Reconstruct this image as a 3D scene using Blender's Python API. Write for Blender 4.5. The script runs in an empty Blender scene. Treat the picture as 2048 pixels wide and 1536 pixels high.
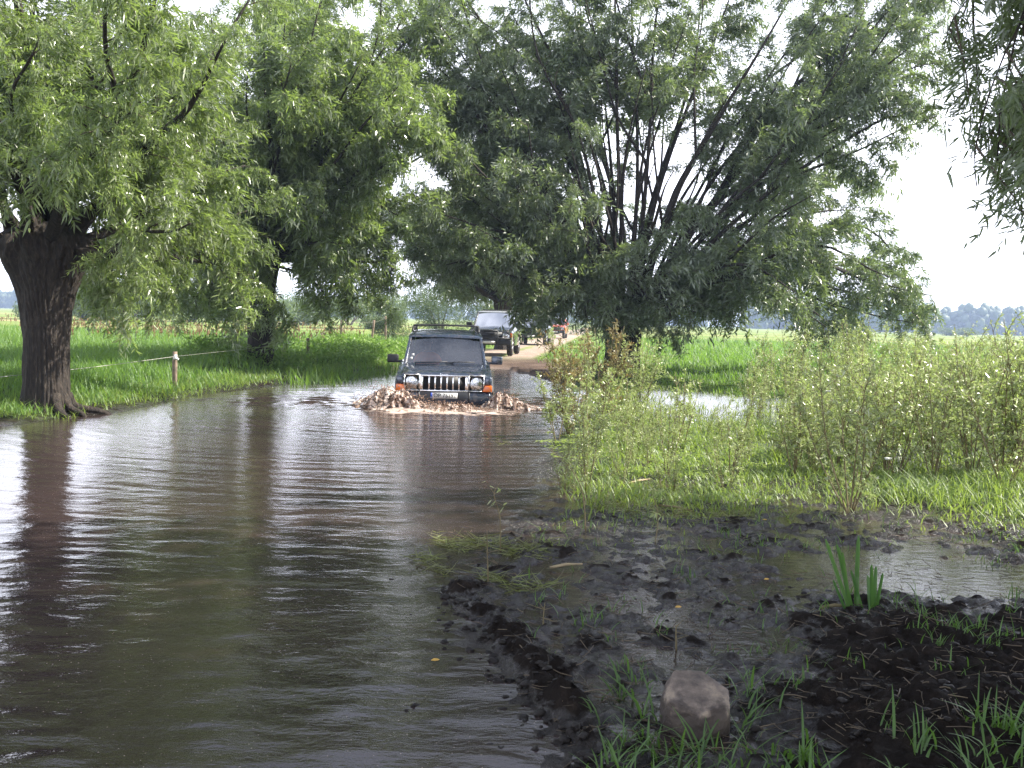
import bpy, bmesh, math, random
import numpy as np
from mathutils import Vector, Matrix, noise as mnoise

R = math.radians
scene = bpy.context.scene
C = scene.collection
random.seed(7)
rng = np.random.default_rng(7)

# ------------------------------------------------------------------ camera
FPX, W2, H2 = 2010.0, 1024.0, 768.0
CAMZ, PITCH, ROLL = 1.7, math.atan(128 / 2010.0), R(1.5)
fw = np.array([0, math.cos(PITCH), -math.sin(PITCH)])
up0 = np.array([0, math.sin(PITCH), math.cos(PITCH)])
rt0 = np.array([1.0, 0, 0])
upv = math.cos(ROLL) * up0 - math.sin(ROLL) * rt0
rtv = math.cos(ROLL) * rt0 + math.sin(ROLL) * up0
cam_pos = np.array([0, 0, CAMZ])
cd = bpy.data.cameras.new('camera')
cam = bpy.data.objects.new('camera', cd)
C.objects.link(cam)
M = Matrix(((rtv[0], upv[0], -fw[0], 0), (rtv[1], upv[1], -fw[1], 0), (rtv[2], upv[2], -fw[2], CAMZ), (0, 0, 0, 1)))
cam.matrix_world = M
cd.sensor_width = 36
cd.lens = 36 * FPX / 2048
cd.clip_start = 0.05
cd.clip_end = 6000
scene.camera = cam

def ray(px, py):
    return fw + (px - W2) / FPX * rtv + (H2 - py) / FPX * upv
def P(px, py, Y):
    d = ray(px, py)
    return cam_pos + d * (Y / d[1])
def G(px, py, z=0.0):
    d = ray(px, py)
    return cam_pos + d * ((z - CAMZ) / d[2])

# ------------------------------------------------------------------ light
SUN_EL, SUN_AZ = R(43), R(82)       # azimuth clockwise from the view direction (+Y)
sun_dir = Vector((math.cos(SUN_EL) * math.sin(SUN_AZ), math.cos(SUN_EL) * math.cos(SUN_AZ), math.sin(SUN_EL)))
sl = bpy.data.lights.new('sun', 'SUN')
sl.energy = 5.0
sl.angle = R(0.5)
sl.color = (1.0, 0.94, 0.83)
so = bpy.data.objects.new('sun', sl)
C.objects.link(so)
so.rotation_euler = sun_dir.to_track_quat('Z', 'Y').to_euler()
so.location = (30, 0, 40)

world = bpy.data.worlds.new('World')
scene.world = world
world.use_nodes = True
nt = world.node_tree
nt.nodes.clear()
def N(nt, t, **kw):
    n = nt.nodes.new(t)
    for k, v in kw.items():
        if k.startswith('i_'):
            n.inputs[k[2:].replace('_', ' ')].default_value = v
        else:
            setattr(n, k, v)
    return n
out = N(nt, 'ShaderNodeOutputWorld')
bg = N(nt, 'ShaderNodeBackground')
bg.inputs['Strength'].default_value = 0.056
sky = N(nt, 'ShaderNodeTexSky', sky_type='NISHITA', sun_disc=False)
sky.sun_elevation = SUN_EL
sky.sun_rotation = SUN_AZ
sky.air_density = 1.0
sky.dust_density = 2.0
tc = N(nt, 'ShaderNodeTexCoord')
mp = N(nt, 'ShaderNodeMapping')
mp.inputs['Scale'].default_value = (1.0, 1.0, 2.4)
no = N(nt, 'ShaderNodeTexNoise')
no.inputs['Scale'].default_value = 2.2
no.inputs['Detail'].default_value = 7
no.inputs['Roughness'].default_value = 0.55
cr = N(nt, 'ShaderNodeValToRGB')
cr.color_ramp.elements[0].position = 0.36
cr.color_ramp.elements[1].position = 0.60
cr.color_ramp.elements[0].color = (0.03, 0.03, 0.03, 1)
cr.color_ramp.elements[1].color = (0.32, 0.32, 0.32, 1)
sx = N(nt, 'ShaderNodeSeparateXYZ')
hz = N(nt, 'ShaderNodeMapRange')
hz.inputs['From Min'].default_value = 0.19
hz.inputs['From Max'].default_value = 0.5
hz.inputs['To Min'].default_value = 1.0
hz.inputs['To Max'].default_value = 0.0
mx = N(nt, 'ShaderNodeMath', operation='MAXIMUM')
mix = N(nt, 'ShaderNodeMix', data_type='RGBA')
mix.inputs['B'].default_value = (20, 20.5, 23.2, 1)
L = nt.links.new
L(tc.outputs['Generated'], mp.inputs['Vector']); L(mp.outputs[0], no.inputs['Vector'])
L(no.outputs['Fac'], cr.inputs[0]); L(tc.outputs['Generated'], sx.inputs[0])
L(sx.outputs['Z'], hz.inputs['Value']); L(cr.outputs[0], mx.inputs[0]); L(hz.outputs[0], mx.inputs[1])
L(mx.outputs[0], mix.inputs['Factor']); L(sky.outputs[0], mix.inputs['A'])
L(mix.outputs['Result'], bg.inputs['Color']); L(bg.outputs[0], out.inputs[0])

scene.view_settings.view_transform = 'Standard'
scene.view_settings.look = 'None'
scene.view_settings.gamma = 1
scene.view_settings.use_curve_mapping = False
scene.view_settings.exposure = 1.38
cy = scene.cycles
cy.max_bounces = 6; cy.diffuse_bounces = 3; cy.glossy_bounces = 3; cy.transmission_bounces = 4
cy.transparent_max_bounces = 12; cy.volume_bounces = 0
cy.caustics_reflective = False; cy.caustics_refractive = False
cy.use_denoising = True
cy.denoiser = 'OPENIMAGEDENOISE'; cy.denoising_input_passes = 'RGB_ALBEDO_NORMAL'; cy.denoising_prefilter = 'NONE'
cy.use_adaptive_sampling = True
cy.adaptive_threshold = 0.006
cy.sample_clamp_indirect = 6; cy.sample_clamp_direct = 12

# ------------------------------------------------------------------ helpers
def _h(ix, iy, s):
    n = (ix * 374761393 + iy * 668265263 + s * 1274126177) & 0xffffffff
    n = ((n ^ (n >> 13)) * 1274126177) & 0xffffffff
    return ((n ^ (n >> 16)) & 0xffff) / 65535.0
def vn(x, y, s=0):
    x = np.asarray(x, float); y = np.asarray(y, float)
    ix = np.floor(x).astype(np.int64); iy = np.floor(y).astype(np.int64)
    fx = x - ix; fy = y - iy
    fx = fx * fx * (3 - 2 * fx); fy = fy * fy * (3 - 2 * fy)
    a = _h(ix, iy, s); b = _h(ix + 1, iy, s); c = _h(ix, iy + 1, s); d = _h(ix + 1, iy + 1, s)
    return (a + (b - a) * fx) * (1 - fy) + (c + (d - c) * fx) * fy
def fbm(x, y, s=0, o=4, g=0.5):
    v = 0; a = 1; t = 0
    for i in range(o):
        v = v + a * (vn(x * 2 ** i, y * 2 ** i, s + i * 17) * 2 - 1); t += a; a *= g
    return v / t
def ss(a, b, x):
    t = np.clip((x - a) / (b - a), 0, 1)
    return t * t * (3 - 2 * t)

def props(o, label=None, cat=None, group=None, kind=None):
    if label: o['label'] = label
    if cat: o['category'] = cat
    if group: o['group'] = group
    if kind: o['kind'] = kind
    return o
def empty(name, loc=(0, 0, 0), rz=0.0, **kw):
    o = bpy.data.objects.new(name, None)
    o.empty_display_size = 0.2
    C.objects.link(o)
    o.location = loc; o.rotation_euler = (0, 0, rz)
    return props(o, **kw)
def link(name, me, mat=None, parent=None, **kw):
    o = bpy.data.objects.new(name, me)
    C.objects.link(o)
    if mat is not None and len(me.materials) == 0:
        me.materials.append(mat)
    if parent is not None: o.parent = parent
    return props(o, **kw)
def npmesh(name, V, faces, smooth=False, attrs=None):
    """faces: list of int arrays (M,k)"""
    me = bpy.data.meshes.new(name)
    V = np.asarray(V, np.float32)
    me.vertices.add(len(V)); me.vertices.foreach_set('co', V.ravel())
    faces = [f for f in faces if len(f)]
    nl = sum(f.size for f in faces); npoly = sum(len(f) for f in faces)
    me.loops.add(nl); me.polygons.add(npoly)
    me.loops.foreach_set('vertex_index', np.concatenate([f.ravel() for f in faces]).astype(np.int32))
    st = []; c = 0
    for f in faces:
        st.append(c + np.arange(len(f)) * f.shape[1]); c += f.size
    me.polygons.foreach_set('loop_start', np.concatenate(st).astype(np.int32))
    if smooth:
        me.polygons.foreach_set('use_smooth', np.ones(npoly, bool))
    for k, v in (attrs or {}).items():
        a = me.attributes.new(k, 'FLOAT', 'POINT')
        a.data.foreach_set('value', np.asarray(v, np.float32))
    me.update(calc_edges=True)
    return me
def nrm(v):
    return v / (np.linalg.norm(v, axis=-1, keepdims=True) + 1e-9)

class MB:
    """collects pieces into one mesh"""
    def __init__(s): s.v = []; s.f = {}; s.n = 0; s.a = []
    def add(s, V, faces, a=None):
        V = np.asarray(V, float).reshape(-1, 3)
        for f in faces:
            f = np.asarray(f, np.int64)
            if f.size: s.f.setdefault(f.shape[1], []).append(f + s.n)
        s.v.append(V); s.n += len(V)
        s.a.append(np.full(len(V), 0.5) if a is None else np.asarray(a, float))
    def tube(s, pts, rad, k=6, cap=True):
        pts = np.asarray(pts, float); rad = np.broadcast_to(np.asarray(rad, float), (len(pts),))
        t = nrm(np.gradient(pts, axis=0))
        ref = np.array([0.13, 0.21, 0.97]) if abs(t[:, 2]).mean() < 0.8 else np.array([0.96, 0.2, 0.1])
        u = nrm(np.cross(t, ref)); w = np.cross(t, u)
        an = np.arange(k) * 2 * math.pi / k
        V = pts[:, None] + rad[:, None, None] * (np.cos(an)[None, :, None] * u[:, None] + np.sin(an)[None, :, None] * w[:, None])
        n = len(pts)
        i = np.arange(n - 1)[:, None] * k; j = np.arange(k)[None]; j2 = (j + 1) % k
        q = np.stack([i + j, i + j2, i + k + j2, i + k + j], -1).reshape(-1, 4)
        fs = [q]
        if cap and k in (3, 4, 5, 6, 8, 10, 12, 16):
            fs += [np.arange(k)[None, ::-1], (np.arange(k) + (n - 1) * k)[None]]
        s.add(V.reshape(-1, 3), fs)
    def box(s, x0, x1, y0, y1, z0, z1):
        V = [(x, y, z) for z in (z0, z1) for y in (y0, y1) for x in (x0, x1)]
        s.add(V, [[(0, 2, 3, 1), (4, 5, 7, 6), (0, 1, 5, 4), (2, 6, 7, 3), (0, 4, 6, 2), (1, 3, 7, 5)]])
    def prism(s, poly, ax, a0, a1):
        """poly of 2D points extruded along ax (0,1,2)"""
        n = len(poly); V = []
        for a in (a0, a1):
            for p in poly:
                q = list(p); q.insert(ax, a); V.append(q)
        s.add(V, [[tuple(range(n))[::-1]], [tuple(range(n, 2 * n))], [(i, (i + 1) % n, n + (i + 1) % n, n + i) for i in range(n)]])
    def loft(s, secs):
        n = len(secs[0]); V = np.array(secs, float).reshape(-1, 3); m = len(secs)
        q = [(i * n + j, i * n + (j + 1) % n, (i + 1) * n + (j + 1) % n, (i + 1) * n + j) for i in range(m - 1) for j in range(n)]
        s.add(V, [q, [tuple(range(n))[::-1]], [tuple(range((m - 1) * n, m * n))]])
    def mesh(s, name, smooth=False):
        fs = [np.concatenate(v) for v in s.f.values()]
        return npmesh(name, np.concatenate(s.v), fs, smooth, {'var': np.concatenate(s.a)})
    def build(s, name, mat, parent=None, smooth=False, bevel=0, fixn=True, **kw):
        me = s.mesh(name, smooth)
        if fixn:
            bm = bmesh.new(); bm.from_mesh(me); bmesh.ops.recalc_face_normals(bm, faces=bm.faces); bm.to_mesh(me); bm.free()
        o = link(name, me, mat, parent, **kw)
        if bevel:
            b = o.modifiers.new('bevel', 'BEVEL'); b.width = bevel; b.segments = 2; b.limit_method = 'ANGLE'; b.angle_limit = R(35)
        return o

# ------------------------------------------------------------------ materials
def mat(name):
    m = bpy.data.materials.new(name); m.use_nodes = True
    nt = m.node_tree; nt.nodes.clear()
    o = N(nt, 'ShaderNodeOutputMaterial'); p = N(nt, 'ShaderNodeBsdfPrincipled')
    nt.links.new(p.outputs[0], o.inputs[0])
    return m, nt, p, o
def simple(name, col, rough=0.5, metal=0.0, spec=0.5, coat=0.0, noise=0.12, nscale=6, bump=0.0, dirt=None):
    m, nt, p, o = mat(name); L = nt.links.new
    tc = N(nt, 'ShaderNodeTexCoord'); n = N(nt, 'ShaderNodeTexNoise'); n.inputs['Scale'].default_value = nscale; n.inputs['Detail'].default_value = 6
    L(tc.outputs['Object'], n.inputs['Vector'])
    r = N(nt, 'ShaderNodeValToRGB')
    r.color_ramp.elements[0].position = 0.3; r.color_ramp.elements[1].position = 0.7
    r.color_ramp.elements[0].color = tuple(c * (1 - noise) for c in col) + (1,)
    r.color_ramp.elements[1].color = tuple(min(1, c * (1 + noise)) for c in col) + (1,)
    L(n.outputs['Fac'], r.inputs[0])
    src = r.outputs[0]
    if dirt:
        n2 = N(nt, 'ShaderNodeTexNoise'); n2.inputs['Scale'].default_value = 9; n2.inputs['Detail'].default_value = 8
        L(tc.outputs['Object'], n2.inputs['Vector'])
        r2 = N(nt, 'ShaderNodeValToRGB'); r2.color_ramp.elements[0].position = 0.5; r2.color_ramp.elements[1].position = 0.72
        L(n2.outputs['Fac'], r2.inputs[0])
        mi = N(nt, 'ShaderNodeMix', data_type='RGBA'); mi.inputs['B'].default_value = (0.16, 0.12, 0.09, 1)
        mm = N(nt, 'ShaderNodeMath', operation='MULTIPLY'); mm.inputs[1].default_value = dirt
        L(r2.outputs[0], mm.inputs[0]); L(mm.outputs[0], mi.inputs['Factor']); L(src, mi.inputs['A']); src = mi.outputs['Result']
        ra = N(nt, 'ShaderNodeMath', operation='MULTIPLY_ADD'); ra.inputs[1].default_value = 0.5; ra.inputs[2].default_value = rough
        L(mm.outputs[0], ra.inputs[0]); L(ra.outputs[0], p.inputs['Roughness'])
    else:
        p.inputs['Roughness'].default_value = rough
    L(src, p.inputs['Base Color'])
    p.inputs['Metallic'].default_value = metal
    p.inputs['Specular IOR Level'].default_value = spec
    p.inputs['Coat Weight'].default_value = coat
    if bump:
        b = N(nt, 'ShaderNodeBump'); b.inputs['Strength'].default_value = bump; b.inputs['Distance'].default_value = 0.02
        L(n.outputs['Fac'], b.inputs['Height']); L(b.outputs[0], p.inputs['Normal'])
    return m

def leafmat(name, dark, light, back, trans=(0.16, 0.27, 0.04), tf=0.35, rough=0.4, spec=0.5):
    """dark/light ramp on the per-leaf value 'var', paler underside, some light through"""
    m, nt, p, o = mat(name); L = nt.links.new
    a = N(nt, 'ShaderNodeAttribute'); a.attribute_name = 'var'
    r = N(nt, 'ShaderNodeValToRGB')
    r.color_ramp.elements[0].color = dark + (1,); r.color_ramp.elements[1].color = light + (1,)
    L(a.outputs['Fac'], r.inputs[0])
    g = N(nt, 'ShaderNodeNewGeometry')
    mi = N(nt, 'ShaderNodeMix', data_type='RGBA'); mi.inputs['B'].default_value = back + (1,)
    L(g.outputs['Backfacing'], mi.inputs['Factor']); L(r.outputs[0], mi.inputs['A']); L(mi.outputs['Result'], p.inputs['Base Color'])
    p.inputs['Roughness'].default_value = rough; p.inputs['Specular IOR Level'].default_value = spec
    t = N(nt, 'ShaderNodeBsdfTranslucent'); t.inputs[0].default_value = trans + (1,)
    ms = N(nt, 'ShaderNodeMixShader'); ms.inputs[0].default_value = tf
    L(p.outputs[0], ms.inputs[1]); L(t.outputs[0], ms.inputs[2]); L(ms.outputs[0], o.inputs[0])
    return m
LEAF = leafmat('willow_leaf', (0.04, 0.075, 0.022), (0.22, 0.27, 0.10), (0.28, 0.32, 0.22), (0.32, 0.46, 0.08), 0.38, 0.30, 0.8)
LEAF_DARK = leafmat('willow_leaf_grey', (0.045, 0.075, 0.03), (0.16, 0.20, 0.095), (0.26, 0.30, 0.23), (0.24, 0.34, 0.08), 0.33, 0.30, 0.8)
LEAF_SAP = leafmat('sapling_leaf', (0.20, 0.27, 0.07), (0.44, 0.47, 0.22), (0.46, 0.48, 0.38), (0.36, 0.48, 0.10), 0.36, 0.36, 0.7)
LEAF_RED = leafmat('reddish_leaf', (0.15, 0.20, 0.06), (0.34, 0.27, 0.12), (0.26, 0.21, 0.14), (0.3, 0.22, 0.07), 0.33, 0.4)
LEAF_FAR = leafmat('far_leaf', (0.05, 0.085, 0.035), (0.12, 0.16, 0.07), (0.14, 0.18, 0.12), (0.15, 0.22, 0.06), 0.3, 0.5)
GRASS = leafmat('grass_blade', (0.11, 0.20, 0.03), (0.28, 0.38, 0.09), (0.09, 0.17, 0.04), (0.22, 0.40, 0.05), 0.40, 0.5)
GRASS_Y = leafmat('marsh_grass_blade', (0.15, 0.25, 0.035), (0.37, 0.45, 0.11), (0.14, 0.21, 0.06), (0.30, 0.42, 0.07), 0.40, 0.45)
GRASS_DARK = leafmat('fresh_grass_blade', (0.05, 0.115, 0.02), (0.13, 0.24, 0.05), (0.08, 0.15, 0.04), (0.16, 0.32, 0.04), 0.35, 0.42)
RUST = leafmat('dock_seed', (0.18, 0.10, 0.05), (0.38, 0.27, 0.14), (0.2, 0.12, 0.06), (0.25, 0.14, 0.05), 0.25, 0.6)

def bark_mat():
    m, nt, p, o = mat('bark'); L = nt.links.new
    tc = N(nt, 'ShaderNodeTexCoord'); mp = N(nt, 'ShaderNodeMapping'); mp.inputs['Scale'].default_value = (11, 11, 3.2)
    n = N(nt, 'ShaderNodeTexNoise'); n.inputs['Scale'].default_value = 2.2; n.inputs['Detail'].default_value = 9; n.inputs['Roughness'].default_value = 0.65
    L(tc.outputs['Object'], mp.inputs[0]); L(mp.outputs[0], n.inputs['Vector'])
    r = N(nt, 'ShaderNodeValToRGB'); e = r.color_ramp.elements
    e[0].position = 0.34; e[0].color = (0.012, 0.010, 0.008, 1); e[1].position = 0.72; e[1].color = (0.075, 0.058, 0.044, 1)
    x = r.color_ramp.elements.new(0.52); x.color = (0.030, 0.022, 0.016, 1)
    L(n.outputs['Fac'], r.inputs[0]); L(r.outputs[0], p.inputs['Base Color'])
    p.inputs['Roughness'].default_value = 0.85
    b = N(nt, 'ShaderNodeBump'); b.inputs['Strength'].default_value = 1.0; b.inputs['Distance'].default_value = 0.05
    L(n.outputs['Fac'], b.inputs['Height']); L(b.outputs[0], p.inputs['Normal'])
    return m
BARK = bark_mat()
TWIG = simple('twig_bark', (0.075, 0.058, 0.04), 0.8, noise=0.3, nscale=3)
STEM = simple('sapling_stem', (0.16, 0.13, 0.06), 0.7, noise=0.3, nscale=8)

def ground_mat():
    m, nt, p, o = mat('ground'); L = nt.links.new
    def attr(k):
        a = N(nt, 'ShaderNodeAttribute'); a.attribute_name = k; return a.outputs['Fac']
    tc = N(nt, 'ShaderNodeTexCoord')
    def noise(sc, d=8, ro=0.6):
        n = N(nt, 'ShaderNodeTexNoise'); n.inputs['Scale'].default_value = sc; n.inputs['Detail'].default_value = d; n.inputs['Roughness'].default_value = ro
        L(tc.outputs['Object'], n.inputs['Vector']); return n.outputs['Fac']
    def ramp(f, *st):
        r = N(nt, 'ShaderNodeValToRGB'); e = r.color_ramp.elements
        e[0].position = st[0][0]; e[0].color = st[0][1] + (1,); e[1].position = st[-1][0]; e[1].color = st[-1][1] + (1,)
        for q in st[1:-1]:
            x = r.color_ramp.elements.new(q[0]); x.color = q[1] + (1,)
        L(f, r.inputs[0]); return r.outputs[0]
    def mixc(f, a, b):
        mi = N(nt, 'ShaderNodeMix', data_type='RGBA'); L(f, mi.inputs['Factor']); L(a, mi.inputs['A']); L(b, mi.inputs['B']); return mi.outputs['Result']
    nb = noise(0.08); nm = noise(0.9); nf = noise(9, 10, 0.7)
    grass = ramp(nf, (0.3, (0.03, 0.055, 0.012)), (0.55, (0.075, 0.12, 0.03)), (0.75, (0.13, 0.17, 0.05)))
    field = ramp(nb, (0.36, (0.12, 0.19, 0.04)), (0.5, (0.19, 0.25, 0.07)), (0.63, (0.30, 0.27, 0.13)))
    mud = ramp(nf, (0.3, (0.008, 0.006, 0.005)), (0.55, (0.022, 0.017, 0.014)), (0.75, (0.06, 0.046, 0.036)))
    soil = ramp(nm, (0.3, (0.07, 0.048, 0.036)), (0.7, (0.16, 0.115, 0.09)))
    track = ramp(nm, (0.3, (0.25, 0.19, 0.15)), (0.7, (0.42, 0.34, 0.28)))
    c = mixc(attr('far'), grass, field); c = mixc(attr('mud'), c, mud); c = mixc(attr('soil'), c, soil); c = mixc(attr('track'), c, track)
    L(c, p.inputs['Base Color'])
    sz = N(nt, 'ShaderNodeSeparateXYZ'); L(tc.outputs['Object'], sz.inputs[0])
    ma = N(nt, 'ShaderNodeMath', operation='MULTIPLY_ADD'); ma.inputs[1].default_value = 0.22; L(noise(6, 6, .6), ma.inputs[0]); L(sz.outputs['Z'], ma.inputs[2])
    def mr(x0, x1, y0, y1):
        r_ = N(nt, 'ShaderNodeMapRange'); r_.inputs['From Min'].default_value = x0; r_.inputs['From Max'].default_value = x1; r_.inputs['To Min'].default_value = y0; r_.inputs['To Max'].default_value = y1
        L(ma.outputs[0], r_.inputs['Value']); return r_.outputs[0]
    L(mr(0.135, 0.155, 0.55, 0.06), p.inputs['Specular IOR Level'])
    wm = N(nt, 'ShaderNodeMix', data_type='FLOAT'); wm.inputs['A'].default_value = 0.9
    L(attr('mud'), wm.inputs['Factor']); L(mr(0.13, 0.155, 0.17, 0.8), wm.inputs['B']); L(wm.outputs['Result'], p.inputs['Roughness'])
    b = N(nt, 'ShaderNodeBump'); b.inputs['Strength'].default_value = 1.0; b.inputs['Distance'].default_value = 0.035
    L(noise(22, 9, 0.75), b.inputs['Height']); L(b.outputs[0], p.inputs['Normal'])
    return m

def water_mat():
    m, nt, p, o = mat('muddy_water'); L = nt.links.new
    tc = N(nt, 'ShaderNodeTexCoord')
    n = N(nt, 'ShaderNodeTexNoise'); n.inputs['Scale'].default_value = 0.5; n.inputs['Detail'].default_value = 5
    L(tc.outputs['Object'], n.inputs['Vector'])
    r = N(nt, 'ShaderNodeValToRGB'); e = r.color_ramp.elements
    e[0].position = 0.35; e[0].color = (0.030, 0.022, 0.021, 1); e[1].position = 0.7; e[1].color = (0.052, 0.037, 0.034, 1)
    L(n.outputs['Fac'], r.inputs[0])
    a = N(nt, 'ShaderNodeAttribute'); a.attribute_name = 'foam'
    n3 = N(nt, 'ShaderNodeTexNoise'); n3.inputs['Scale'].default_value = 11; n3.inputs['Detail'].default_value = 8; n3.inputs['Roughness'].default_value = 0.7
    L(tc.outputs['Object'], n3.inputs['Vector'])
    ad = N(nt, 'ShaderNodeMath', operation='ADD'); L(a.outputs['Fac'], ad.inputs[0]); L(n3.outputs['Fac'], ad.inputs[1])
    fr = N(nt, 'ShaderNodeMapRange'); fr.inputs['From Min'].default_value = 0.95; fr.inputs['From Max'].default_value = 1.25
    L(ad.outputs[0], fr.inputs['Value'])
    # specks of floating bits
    v = N(nt, 'ShaderNodeTexVoronoi'); v.inputs['Scale'].default_value = 26; L(tc.outputs['Object'], v.inputs['Vector'])
    vr = N(nt, 'ShaderNodeMapRange'); vr.inputs['From Min'].default_value = 0.10; vr.inputs['From Max'].default_value = 0.06
    L(v.outputs['Distance'], vr.inputs['Value'])
    vs = N(nt, 'ShaderNodeMath', operation='MULTIPLY'); vs.inputs[1].default_value = 0.55
    L(vr.outputs[0], vs.inputs[0])
    mx = N(nt, 'ShaderNodeMath', operation='MAXIMUM'); L(fr.outputs[0], mx.inputs[0]); L(vs.outputs[0], mx.inputs[1])
    mi = N(nt, 'ShaderNodeMix', data_type='RGBA'); mi.inputs['B'].default_value = (0.50, 0.39, 0.33, 1)
    L(mx.outputs[0], mi.inputs['Factor']); L(r.outputs[0], mi.inputs['A']); L(mi.outputs['Result'], p.inputs['Base Color'])
    ro = N(nt, 'ShaderNodeMath', operation='MULTIPLY_ADD'); ro.inputs[1].default_value = 0.5; ro.inputs[2].default_value = 0.03
    L(mx.outputs[0], ro.inputs[0]); L(ro.outputs[0], p.inputs['Roughness'])
    p.inputs['IOR'].default_value = 1.5
    mp = N(nt, 'ShaderNodeMapping'); mp.inputs['Scale'].default_value = (3.4, 6.5, 1); L(tc.outputs['Object'], mp.inputs[0])
    n2 = N(nt, 'ShaderNodeTexNoise'); n2.inputs['Scale'].default_value = 2.0; n2.inputs['Detail'].default_value = 5; n2.inputs['Roughness'].default_value = 0.55
    L(mp.outputs[0], n2.inputs['Vector'])
    b = N(nt, 'ShaderNodeBump'); b.inputs['Strength'].default_value = 0.42; b.inputs['Distance'].default_value = 0.014
    L(n2.outputs['Fac'], b.inputs['Height']); L(b.outputs[0], p.inputs['Normal'])
    return m

# ------------------------------------------------------------------ terrain
JX, JY = float(G(885, 815)[0]), 19.4         # jeep bow
Ls = [G(-300, 880), G(0, 848), G(130, 838), G(250, 818), G(400, 790), G(560, 768), G(700, 746), G(800, 738)]
yl = np.array([-50, 5] + [p[1] for p in Ls]); xl = np.array([-11, -10] + [p[0] for p in Ls])
Rs_y = np.array([-50, 2.0, 4.0, 5.1, 6.2, 7.5, 9, 11, 13.3, 18, 22, 26, 30, 36])
Rs_x = np.array([0.5, 0.55, 0.2, -0.12, -0.44, -0.2, 0.1, 0.35, 0.55, 1.2, 1.6, 1.4, 0.9, -0.4])
def xL(y): return np.interp(y, yl, xl)
def xR(y): return np.interp(y, Rs_y, Rs_x)
TY = np.array([28, 34, 40, 60, 90, 200, 1500]); TX = np.array([-1.4, -1.0, -0.6, 1.25, 4.0, 14, 140])
def xT(y): return np.interp(y, TY, TX)
YEND = 35.0
def dip(x, y, c, rx, ry, d):
    return -d * np.exp(-(((x - c[0]) / rx) ** 2 + ((y - c[1]) / ry) ** 2))
pudA, pudB, pudC, pudD = G(1400, 800), G(1850, 1150), G(1540, 1280), G(1300, 985)
def height(x, y):
    x = np.asarray(x, float); y = np.asarray(y, float)
    wob = 0.25 * fbm(x * 0.7, y * 0.7, 3, 3)
    dl = x - xL(y) + wob * ss(10, 14, y); dr = xR(y) - x + wob * ss(7, 10, y)
    de = YEND - y + wob * 2 - 0.25 * np.abs(x + 1)
    ins = np.minimum(np.minimum(dl, dr), de)
    deep = -0.38 * ss(0, 2.2, ins)
    left = (0.10 * ss(0, 0.25, -dl) + 0.22 * ss(0.1, 2.5, -dl) + 0.06 * fbm(x * 0.35, y * 0.35, 5) * ss(0.3, 2, -dl))
    end = 0.16 * ss(0, 4, -de) + 0.03 * fbm(x * 1.2, y * 1.2, 9)
    dist = np.hypot(x, y)
    n1 = fbm(x * 2.2, y * 2.2, 21, 5, 0.55); n2 = fbm(x * 7, y * 7, 31, 4, 0.6)
    near = 1 - ss(9, 14, y)
    fine = 1 - ss(10, 13, y)
    n3 = fbm(x * 15, y * 15, 37, 3, 0.6); rg3 = 1 - 2 * np.abs(fbm(x * 4.5, y * 4.5, 39, 4, 0.6))
    mud = -0.003 + 0.026 * n1 + 0.050 * n2 * fine + 0.030 * n3 * fine + 0.014 * rg3 * fine
    dry = ss(1.0, 2.4, x + 0.5 * n1) * (1 - ss(5.2, 6.6, y + 0.8 * n1))
    mud = mud + 0.075 * dry + (0.022 * rg3 + 0.016 * n3) * dry * fine
    mud = mud + 0.04 * ss(0.9, 1.6, x) * (1 - ss(4.2, 5.0, y))
    marsh = 0.012 + 0.03 * n1
    right = mud * near + marsh * (1 - near) + 0.22 * ss(16, 45, y) * ss(0, 3, -dr) + 0.10 * ss(24, 30, y)
    right = right + dip(x, y, pudA, 1.7, 3.2, 0.30) + dip(x, y, pudB, 0.75, 0.62, 0.10) + dip(x, y, pudC, 0.35, 0.22, 0.07) + dip(x, y, pudD, 0.9, 0.8, 0.03)
    # ridge beside the wheel rut
    rx = x - xR(y) + 0.0
    ridge = (0.055 + 0.05 * n1 + 0.07 * n2 + 0.04 * n3) * np.exp(-((rx - 0.10 - 0.10 * n1) / 0.13) ** 2) * (1 - ss(5.9, 6.6, y))
    right = right + ridge
    outside = np.where(-dl > 0, left, np.where(de < 0, end + 0.05, right * ss(0, 0.15, -dr) + 0.0))
    h = np.where(ins > 0, deep, outside)
    h = h + 0.9 * ss(60, 300, y) * 0 + 0.10 * fbm(x * 0.05, y * 0.05, 41) * ss(50, 90, y)
    return h

def axis(a, b, fine, ext0, ext1, g=1.07, mx=60):
    c = list(np.arange(a, b, fine))
    s = fine; q = b; hi = []
    while q < ext1: hi.append(q); s = min(s * g, mx); q += s
    hi.append(ext1)
    s = fine; q = a; lo = []
    while q > ext0: s = min(s * g, mx); q -= s; lo.append(max(q, ext0))
    return np.array(lo[::-1] + c + hi)
gx = axis(-1.0, 4.6, 0.027, -1500, 1500, 1.10, 80)
gy = axis(3.3, 8.6, 0.028, -60, 2500, 1.045, 80)
X, Y = np.meshgrid(gx, gy)
Z = height(X, Y)
dl = X - xL(Y); dr = xR(Y) - X; de = YEND - Y - 0.25 * np.abs(X + 1)
tr = np.abs(X - xT(Y)); 
n_ = fbm(X * 0.8, Y * 0.8, 51, 4)
mud_a = np.clip(ss(-0.9, -0.2, -np.abs(0) - (np.minimum(dl, 1) * -1 * 0 + (-dl)) + 0.3 * n_) , 0, 1)
leftside = (-dl > 0)
mud_a = np.where(leftside, 1 - ss(0.15, 0.7, -dl + 0.35 * n_), 1.0)
mud_a = np.where((~leftside) & (-dr > 0), 1 - ss(11, 17, Y + 2 * n_), mud_a)
mud_a = np.where((~leftside) & (Y > 26), 0, mud_a) * (1 - ss(24, 30, Y) * (~leftside))
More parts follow.
